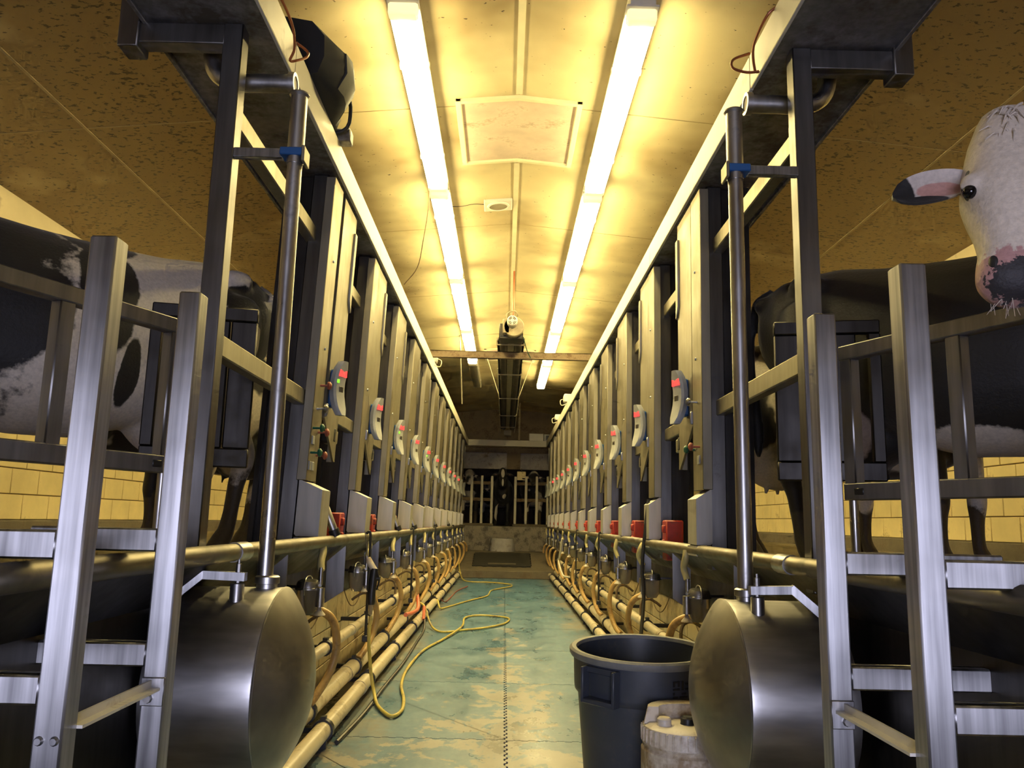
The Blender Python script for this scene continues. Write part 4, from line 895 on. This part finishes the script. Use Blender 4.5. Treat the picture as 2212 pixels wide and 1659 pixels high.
tag(obj('standpipe', MB().tube([(0.28, 19.5, 3.04), (0.28, 19.5, cz(.28)-0.01)], 0.03, 10).mesh('standpipe', HEAT_L)), 'slim upright pipe standing on the far beam beside the heater end', 'pipe')

# things sitting on the cabinets
for n_, (s, y, a, b, c, lab) in enumerate(((1, 13.0, 0.16, 0.20, 0.13, 'small pale junction box on the right cabinet, nearer one'), (1, 15.4, 0.15, 0.22, 0.11, 'small pale junction box on the right cabinet, farther one'), (-1, 9.9, 0.10, 0.14, 0.12, 'small pale junction box on the left cabinet past the cross channel'))):
    j = thing('junction_box', lab, 'junction box', (s*1.0, y, 3.046))
    obj('case', MB().box(-a/2-0.02, a/2, 0, b, 0, c, 0.008).mesh('case', LAMPBODY, s), j)
    obj('cover', MB().box(-a/2-0.026, -a/2-0.018, 0.02, b-0.02, 0.02, c-0.02, 0.003).mesh('cover', FASCIA, s), j)
    obj('lead', MB().tube(cr([(-a/2-0.03, 0.05, 0.05), (-a/2-0.08, 0.04, 0.02), (-a/2-0.06, 0.02, -0.06), (-a/2+0.05, 0.0, -0.02)], 4), 0.006, 6).mesh('lead', WIRE_L, s), j)
ex = thing('control_case', 'grey control case with vents lying on the far beam', 'control box', (0.78, 19.62, 3.05))
obj('case', MB().box(-0.25, 0.10, 0, 0.25, 0, 0.18, 0.008).mesh('case', LAMPBODY), ex)
obj('end_case', MB().box(0.11, 0.30, 0, 0.25, 0, 0.17, 0.008).mesh('end_case', GREY_P), ex)
obj('window', MB().box(0.16, 0.24, -0.005, 0.005, 0.03, 0.14).mesh('window', BLACK_P), ex)

# ================================================================== FAR END
fb = tag(obj('end_beam', MB().box(-0.95, 0.95, 19.55, 19.70, 2.90, 3.048, 0.005).mesh('end_beam', FASCIA)), 'cream beam joining the two cabinets across the far end', 'beam')
pl_ = tag(obj('concrete_plinth', MB().lathe([(0.30, 0.0), (0.27, 0.26), (0.25, 0.29), (0.0, 0.29)], (-0.07, 18.9, 0.42), 2, 10).mesh('concrete_plinth', CONC_W)), 'whitish stained concrete plinth at the top of the ramp', 'plinth')
mt = MB().prism(mat_outline(-0.62, 0.60, 0, 1.15, 0.02, 0.09), 2, 0, 0.02)
rm = tag(obj('ramp_mat', mt.mesh('ramp_mat', MATR, flat=True), None, (-0.05, 16.95, 0.175), (math.atan2(0.29, 1.45), 0, 0)), 'black jigsaw-edged rubber mat on the end ramp', 'mat')
obj('mat_slat', MB().box(-0.30, 0.28, 0.12, 0.2, 0.02, 0.032).mesh('mat_slat', CONC), rm)
# pen fence: two wings meeting at a middle post
VX, VY = 0.17, 20.55
for s in (-1, 1):
    a = Vector((VX-0.50 if s < 0 else VX+0.03, VY, 0)); b = Vector((s*2.4, 19.55, 0))
    f_ = thing('pen_fence', '%s wing of the rail fence holding back the waiting cows' % SIDE[s], 'fence', (a.x, a.y, 0.98))
    d = b-a
    for z in (1.63, 2.04): obj('rail', MB().obox((0, 0, z-0.98), (d.x, d.y, z-0.98), 0.05, 0.075).mesh('rail', RUSTY), f_)
    n = 9
    for k in range(n):
        t = (k+0.12)/(n-0.7); p = d*t
        obj('post', MB().box(p.x-0.032, p.x+0.032, p.y-0.09, p.y-0.03, 0, 1.24, 0.006).mesh('post', FASCIA), f_)
    obj('foot_kerb', MB().obox((0, -0.05, 0.03), (d.x, d.y-0.05, 0.03), 0.12, 0.06).mesh('foot_kerb', CONC), f_)
tag(obj('notice_board', MB().box(0.27, 0.49, 20.63, 20.66, 2.14, 2.36, 0.004).mesh('notice_board', BLOCKM)), 'small square pale board hung above the right pen fence', 'board')
obj('hanger', MB().box(0.37, 0.39, 20.63, 20.65, 2.35, 2.44).mesh('hanger', RUSTY), bpy.data.objects['notice_board'])

# ================================================================== COWS
def ring_trunk(x, zt, zb, hw, n=28, et=1.75, eb=2.1):
    zc = zb+0.50*(zt-zb); out = []
    for j in range(n):
        a = 2*math.pi*j/n; c, s_ = math.cos(a), math.sin(a); e = et if s_ > 0 else eb
        y = hw*math.copysign(abs(c)**(2/2.2), c); z = zc+(zt-zc if s_ > 0 else zc-zb)*math.copysign(abs(s_)**(2/e), s_)
        out.append((x, y, z))
    return out
def head_rings(poll, d, up, n=20, k=1.0):
    """poll position, direction poll->muzzle, outward normal of the face"""
    d = Vector(d).normalized(); up = Vector(up); up = (up-d*up.dot(d)).normalized(); sd = d.cross(up); poll = Vector(poll); R_ = []
    for t, w_, h, o in ((-0.05, 0.045, 0.05, -0.03), (-0.02, 0.082, 0.082, -0.03), (0.06, 0.104, 0.112, -0.045), (0.15, 0.116, 0.128, -0.055), (0.24, 0.121, 0.132, -0.055), (0.30, 0.108, 0.120, -0.050),
                        (0.36, 0.090, 0.100, -0.045), (0.42, 0.080, 0.084, -0.042), (0.47, 0.087, 0.080, -0.045), (0.51, 0.087, 0.074, -0.048), (0.54, 0.070, 0.056, -0.05), (0.556, 0.04, 0.03, -0.05)):
        c = poll+d*(t*k)+up*(o*k); ring = []
        for j in range(n):
            a = 2*math.pi*j/n; ca, sa = math.cos(a), math.sin(a)
            ww = w_*(1.0 if sa > -0.2 else 1.0-0.35*min(1, (-sa-0.2)*1.2))
            ring.append(c+sd*(ww*k*math.copysign(abs(ca)**0.85, ca))+up*(h*k*math.copysign(abs(sa)**(0.75 if sa > 0 else 1.0), sa)))
        R_.append(ring)
    return R_, d, up, sd
def cow_mesh(name, poll, hd, hup, neck, voxel=0.019, legs=0.0, smooth=6):
    m = MB()
    T = [(-0.90, 1.28, 1.06, 0.07), (-0.86, 1.36, 0.98, 0.14), (-0.76, 1.415, 0.88, 0.215), (-0.62, 1.43, 0.79, 0.255), (-0.48, 1.435, 0.71, 0.28), (-0.28, 1.40, 0.60, 0.33), (0.0, 1.385, 0.52, 0.37), (0.25, 1.385, 0.515, 0.355), (0.45, 1.40, 0.55, 0.305), (0.62, 1.42, 0.62, 0.25), (0.76, 1.38, 0.72, 0.20), (0.88, 1.28, 0.86, 0.13)]
    m.loft([ring_trunk(*t) for t in T])
    for sy in (-1, 1):
        m.sphere((-0.60, sy*0.205, 1.335), (0.09, 0.06, 0.05), 10, 6)                    # hook bones
        m.sphere((-0.86, sy*0.10, 1.30), (0.05, 0.04, 0.045), 10, 6)                      # pins
        l = legs*sy
        m.tube(cr([(-0.62, sy*0.15, 1.22), (-0.58, sy*0.19, 1.02), (-0.55+l, sy*0.185, 0.82), (-0.66+l, sy*0.175, 0.62), (-0.73+l, sy*0.17, 0.50), (-0.70+l, sy*0.17, 0.36), (-0.67+l, sy*0.17, 0.15), (-0.64+l, sy*0.17, 0.09), (-0.615+l, sy*0.17, 0.03), (-0.60+l, sy*0.17, 0.0)], 3),
               [0.14, 0.155, 0.165, 0.17, 0.165, 0.155, 0.14, 0.12, 0.10, 0.085, 0.072, 0.064, 0.062, 0.060, 0.055, 0.047, 0.044, 0.043, 0.046, 0.05, 0.052, 0.054, 0.056, 0.058, 0.062, 0.064, 0.066, 0.066], 14, flat=0.85)
        m.tube(cr([(0.60, sy*0.15, 1.10), (0.57, sy*0.18, 0.92), (0.52-l, sy*0.18, 0.74), (0.55-l, sy*0.175, 0.58), (0.565-l, sy*0.17, 0.42), (0.56-l, sy*0.17, 0.30), (0.56-l, sy*0.17, 0.14), (0.58-l, sy*0.17, 0.08), (0.60-l, sy*0.17, 0.03), (0.61-l, sy*0.17, 0.0)], 3),
               [0.13, 0.14, 0.145, 0.14, 0.135, 0.125, 0.11, 0.095, 0.082, 0.072, 0.064, 0.060, 0.062, 0.062, 0.056, 0.048, 0.044, 0.042, 0.043, 0.046, 0.048, 0.050, 0.053, 0.055, 0.058, 0.060, 0.062, 0.062], 14, flat=0.9)
        for tx in (-0.52, -0.36): m.tube([(tx, sy*0.09, 0.54), (tx, sy*0.095, 0.42)], [0.022, 0.016], 8)
    m.sphere((-0.46, 0, 0.655), (0.26, 0.20, 0.20), 18, 12)                                # udder
    m.sphere((0.74, 0, 0.86), (0.14, 0.12, 0.17), 14, 10)                                  # brisket
    m.tube(cr([(-0.84, 0, 1.375), (-0.93, 0, 1.33), (-0.965, 0, 1.15), (-0.95, 0, 0.85), (-0.94, 0, 0.55)], 4), [0.035, 0.033, 0.03, 0.03, 0.028, 0.026, 0.025, 0.024, 0.023, 0.022, 0.021, 0.022, 0.026, 0.032, 0.036, 0.032, 0.02], 8)
    Rg, d, up, sd = head_rings(poll, hd, hup); m.loft(Rg)
    poll = Vector(poll); base = poll+d*0.03-up*0.07
    # neck: shoulder to behind the poll, through the given mid point
    nk = cr([(0.55, 0, 1.10), (0.78, 0, 1.17), tuple(neck), tuple(base)], 5)
    rr = [0.27+(0.105-0.27)*(i/(len(nk)-1))**0.75 for i in range(len(nk))]
    m.tube(nk, rr, 18, flat=1.0)
    m.tube([tuple(base), tuple(poll+d*0.17-up*0.13)], [0.095, 0.085], 14)                  # jaw root
    for sg in (-1, 1):
        e = poll+d*0.235+sd*(sg*0.106)+up*0.012; m.sphere(tuple(e), 0.034, 10, 8)           # brow
    me = m.mesh(name+'_cage', None); o = bpy.data.objects.new('tmp', me); COL.objects.link(o)
    r = o.modifiers.new('r', 'REMESH'); r.mode = 'VOXEL'; r.voxel_size = voxel
    sm = o.modifiers.new('s', 'SMOOTH'); sm.factor = 0.5; sm.iterations = smooth
    dg = bpy.context.evaluated_depsgraph_get(); out = bpy.data.meshes.new_from_object(o.evaluated_get(dg)); out.name = name
    bpy.data.objects.remove(o); bpy.data.meshes.remove(me)
    out.polygons.foreach_set('use_smooth', [True]*len(out.polygons))
    return out, dict(poll=poll, d=d, up=up, sd=sd)
def ear_mesh(name, mat, L=0.205, wd=0.054):
    """leaf-shaped cupped ear: base at origin, tip along +x, hollow side +y, rear -y"""
    m = MB(); nu, nv = 12, 8; F = []; Bk = []
    for i in range(nu+1):
        t = i/nu; u_ = (t-0.52)/(0.485 if t > 0.52 else 0.60); hw = wd*math.sqrt(max(0.004, 1-u_*u_))
        for j in range(nv+1):
            q = j/nv*2-1; cup = 0.022*(1-q*q)*(1-t*0.6)
            F.append((L*t, -cup+0.012, q*hw-0.02*t*t)); Bk.append((L*t, -cup+0.004-0.006*(1-q*q), q*hw-0.02*t*t))
    w_ = nv+1; off = len(F); v = F+Bk; f = []
    for i in range(nu):
        for j in range(nv):
            a = i*w_+j; f.append((a, a+1, a+w_+1, a+w_)); f.append((off+a, off+a+w_, off+a+w_+1, off+a+1))
    bd = [j for j in range(w_)]+[i*w_+nv for i in range(1, nu+1)]+[nu*w_+j for j in range(nv-1, -1, -1)]+[i*w_ for i in range(nu-1, 0, -1)]
    for a, b in zip(bd, bd[1:]+bd[:1]): f.append((a, b, off+b, off+a))
    return m.add(v, f).mesh(name, mat, sharp=80)
def frame_mat(o, x, y, z): return Matrix(((x.x, y.x, z.x, o.x), (x.y, y.y, z.y, o.y), (x.z, y.z, z.z, o.z), (0, 0, 0, 1)))
def dress(cow, H, earme, eyer=0.021, droop=0.12, hoof=True):
    """ears and eyes as parts of the cow"""
    for sg in (-1, 1):
        b = H['poll']+H['d']*0.165+H['sd']*(sg*0.092)-H['up']*0.055
        x = (H['sd']*sg+H['d']*droop-H['up']*0.05).normalized(); y = (H['up']-x*H['up'].dot(x)).normalized(); z = x.cross(y)
        if (z.dot(-H['d'])) < 0: z = -z; 
        e = obj('ear', earme, cow); e.matrix_local = frame_mat(b, x, y, z)
        p = H['poll']+H['d']*0.262+H['sd']*(sg*0.113)+H['up']*0.016
        q = obj('eye', EYEME, cow); q.matrix_local = Matrix.Translation(p) @ Matrix.Scale(eyer/0.02, 4)
EYEME = MB().sphere((0, 0, 0), 0.02, 14, 10).mesh('eye', EYE)

COAT_L1 = coat('coat_near_left', WHT, [((0.78, 0.1, 1.2), (0.62, 0.6, 0.75), BLK, 0.9), ((0.03, 0.30, 1.10), (0.12, 0.3, 0.30), BLK, 0.8), ((0.02, 0.10, 1.36), (0.17, 0.16, 0.16), BLK, 0.6), ((-0.08, 0.3, 0.78), (0.05, 0.2, 0.16), BLK, 0.6), ((0.33, 0.3, 0.98), (0.18, 0.4, 0.2), BLK, 0.8),
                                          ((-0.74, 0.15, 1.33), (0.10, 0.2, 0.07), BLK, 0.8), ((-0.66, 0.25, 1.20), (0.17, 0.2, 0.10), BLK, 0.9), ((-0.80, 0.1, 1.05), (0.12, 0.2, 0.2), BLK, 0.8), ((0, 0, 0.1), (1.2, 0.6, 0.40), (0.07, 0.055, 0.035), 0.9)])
COAT_BLK = coat('coat_black', (0.014, 0.012, 0.010), [((0.05, -0.2, 0.50), (0.22, 0.3, 0.15), WHT, 0.9), ((-0.5, -0.15, 0.62), (0.16, 0.2, 0.16), (0.50, 0.40, 0.34), 0.5), ((0, 0, 0.05), (1.2, 0.6, 0.30), (0.06, 0.05, 0.03), 0.9)])
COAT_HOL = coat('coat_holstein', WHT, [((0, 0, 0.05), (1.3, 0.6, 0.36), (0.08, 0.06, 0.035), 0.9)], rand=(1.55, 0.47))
COAT_BLZ = coat('coat_blaze', BLK, [((1.47, 0.0, 1.45), (0.18, 0.05, 0.13), WHT, 0.3), ((1.53, 0, 1.19), (0.10, 0.028, 0.11), WHT, 0.3), ((0.62, -0.1, 0.36), (0.12, 0.12, 0.26), WHT, 0.4), ((0.9, 0.1, 0.8), (0.1, 0.1, 0.1), WHT, 0.5)])
EARM = {}
def earm(kind):
    if kind not in EARM:
        if kind == 'black': mt_ = coat('ear_black', BLK, [((0.1, 0.02, 0.0), (0.06, 0.03, 0.03), (0.16, 0.09, 0.08), 0.3)])
        elif kind == 'pied': mt_ = coat('ear_pied', WHT, [((0.18, 0.0, -0.02), (0.10, 0.1, 0.08), BLK, 0.4)])
        else: mt_ = coat('ear_white', (0.62, 0.55, 0.49), [((0.075, 0.02, -0.012), (0.075, 0.05, 0.030), (0.58, 0.32, 0.27), 0.5), ((0.20, 0.0, -0.01), (0.055, 0.1, 0.07), BLK, 0.4), ((0.135, 0.0, -0.052), (0.07, 0.1, 0.024), BLK, 0.4)], shag=0.2)
        EARM[kind] = ear_mesh('ear', mt_)
    return EARM[kind]
CM_A, H_A = cow_mesh('cow_body_level', (1.30, 0, 1.36), (0.86, 0, -0.50), (0.50, 0, 0.86), (1.02, 0, 1.28))
CM_B, H_B = cow_mesh('cow_body_alert', (1.30, 0, 1.60), (0.42, 0, -0.90), (0.90, 0, 0.42), (1.03, 0, 1.40), legs=0.07)
CM_C, H_C = cow_mesh('cow_body_low', (1.34, 0, 1.16), (0.72, 0.1, -0.69), (0.69, 0, 0.72), (1.04, 0, 1.18), legs=-0.06)
def cow(me, H, coat_m, ear, label, xy, fwd, z=DZ, group=None, scale=1.0, roll=0):
    o = obj('cow', me, None, (xy[0], xy[1], z), (0, 0, math.atan2(fwd[1], fwd[0])))
    o.scale = (scale, scale, scale)
    if len(me.materials) == 0: me.materials.append(coat_m)
    o.material_slots[0].link = 'OBJECT'; o.material_slots[0].material = coat_m
    dress(o, H, earm(ear)); return tag(o, label, 'cow', group)
FL = Vector((-0.664, -0.748)); FR = Vector((0.76, -0.65))
o1 = Vector((-1.42, 4.31))+FL*0.88; o2 = Vector((1.36, 4.16))+FR*0.90
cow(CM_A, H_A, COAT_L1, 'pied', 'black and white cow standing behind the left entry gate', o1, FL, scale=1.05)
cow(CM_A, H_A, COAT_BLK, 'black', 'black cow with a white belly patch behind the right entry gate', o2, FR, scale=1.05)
for s, o_, F_ in ((-1, o1, FL), (1, o2, FR)):
    for i in range(1, 3):
        me, H = ((CM_A, H_A), (CM_C, H_C), (CM_B, H_B))[i % 3]
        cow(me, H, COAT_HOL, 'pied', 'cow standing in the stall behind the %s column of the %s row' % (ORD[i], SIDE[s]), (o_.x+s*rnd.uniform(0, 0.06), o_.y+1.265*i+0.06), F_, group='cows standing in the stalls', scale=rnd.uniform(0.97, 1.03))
# the white-faced cow putting her head over the right gate
z0 = DZ; org = Vector((2.62, 1.62, z0)); fwd = Vector((-1.0, 0.10, 0)).normalized(); lf = Vector((-fwd.y, fwd.x, 0))
def to_local(p): q = Vector(p)-org; return Vector((q.dot(fwd), q.dot(lf), q.z))
def to_local_v(p): q = Vector(p); return Vector((q.dot(fwd), q.dot(lf), q.z))
pollw = Vector((1.345, 2.06, 2.215)); dw = Vector((-0.105, -0.13, -0.48)); upw = Vector((-0.22, -0.95, 0.20))
CM_W, H_W = cow_mesh('cow_body_white', to_local(pollw), to_local_v(dw), to_local_v(upw), to_local((1.62, 2.08, 2.02)), voxel=0.0105, smooth=8)
mz = H_W['poll']+H_W['d']*0.53; upl = H_W['up']; sdl = H_W['sd']; dl = H_W['d']
PINK = (0.55, 0.30, 0.27)
def hp_(a, b, c): return tuple(H_W['poll']+dl*a+sdl*b+upl*c)
sgn = 1 if (fwd*sdl.x+lf*sdl.y).x > 0 else -1       # +sd side towards image right?
COAT_W = coat('coat_white_face', (0.76, 0.66, 0.54), [(hp_(0.53, 0.0, -0.02), (0.130, 0.130, 0.10), PINK, 0.9), (hp_(0.535, 0.012*sgn, 0.02), (0.088, 0.088, 0.066), (0.030, 0.026, 0.028), 1.7), (hp_(0.50, 0.055*sgn, 0.03), (0.02, 0.02, 0.03), (0.03, 0.025, 0.025), 0.4), (hp_(0.245, -0.118*sgn, 0.0), (0.018, 0.018, 0.030), BLK, 0.3), (hp_(0.185, -0.121*sgn, -0.01), (0.018, 0.018, 0.018), BLK, 0.2), (hp_(0.245, 0.118*sgn, 0.0), (0.018, 0.018, 0.030), BLK, 0.3)], shag=0.45, ns=38.0)
wc = obj('cow', CM_W, None, tuple(org), (0, 0, math.atan2(fwd.y, fwd.x))); CM_W.materials.append(COAT_W)
dress(wc, H_W, earm('white'), 0.019, droop=0.22); tag(wc, 'white-faced cow looking over the right gate at the camera', 'cow')
# poll tuft
tf = MB(); r5 = random.Random(5)
for k in range(46):
    a = H_W['poll']+dl*r5.uniform(-0.02, 0.09)+sdl*r5.uniform(-0.06, 0.06)+upl*r5.uniform(0.035, 0.06); q = a+dl*r5.uniform(0.02, 0.06)+sdl*r5.uniform(-0.04, 0.04)+upl*r5.uniform(0.004, 0.012)
    tf.tube([tuple(a), tuple((a+q)/2+upl*0.012), tuple(q)], [0.004, 0.003, 0.001], 5)
for sg in (-1, 1): obj('nostril', MB().sphere(hp_(0.482, sg*0.058, 0.006), (0.013, 0.016, 0.022), 10, 8).mesh('nostril', BLACK_R), wc)
obj('poll_tuft', tf.mesh('poll_tuft', coat('tuft_hair', (0.64, 0.55, 0.45), [])), wc)['kind'] = 'stuff'
wk = MB()
for k in range(22):
    a = H_W['poll']+dl*r5.uniform(0.52, 0.56)+sdl*r5.uniform(-0.07, 0.07)-upl*r5.uniform(0.03, 0.09); q = a+dl*r5.uniform(0.03, 0.06)+sdl*r5.uniform(-0.03, 0.03)
    wk.tube([tuple(a), tuple(q)], [0.0012, 0.0006], 4)
obj('whiskers', wk.mesh('whiskers', MATS['tuft_hair']), wc)['kind'] = 'stuff'

# waiting cows at the far end
cow(CM_B, H_B, COAT_BLZ, 'black', 'black cow with white blaze facing the pit at the middle of the pen fence', (-0.12, 22.05), (0.02, -1), z=0.98, scale=0.92)
for k, (x, y, fx, fy, lab) in enumerate(((-0.98, 21.95, 0.03, -1, 'pied cow with head at the left pen fence, beside the blaze cow'), (-1.80, 22.05, -0.12, -1, 'pied cow at the outer end of the left pen fence'), (-0.55, 24.6, 0.1, -1, 'pied cow waiting behind the left fence in the second row'),
                                         (0.74, 22.05, -0.03, -1, 'pied cow with head at the right pen fence, beside the blaze cow'), (1.55, 22.0, 0.1, -1, 'pied cow at the outer end of the right pen fence'), (0.75, 24.7, -0.1, -1, 'pied cow waiting behind the right fence in the second row'))):
    me, H = ((CM_A, H_A), (CM_B, H_B), (CM_C, H_C))[k % 3]
    cow(me, H, COAT_HOL, 'pied', lab, (x, y), (fx, fy), z=0.98, group='cows waiting in the pen')
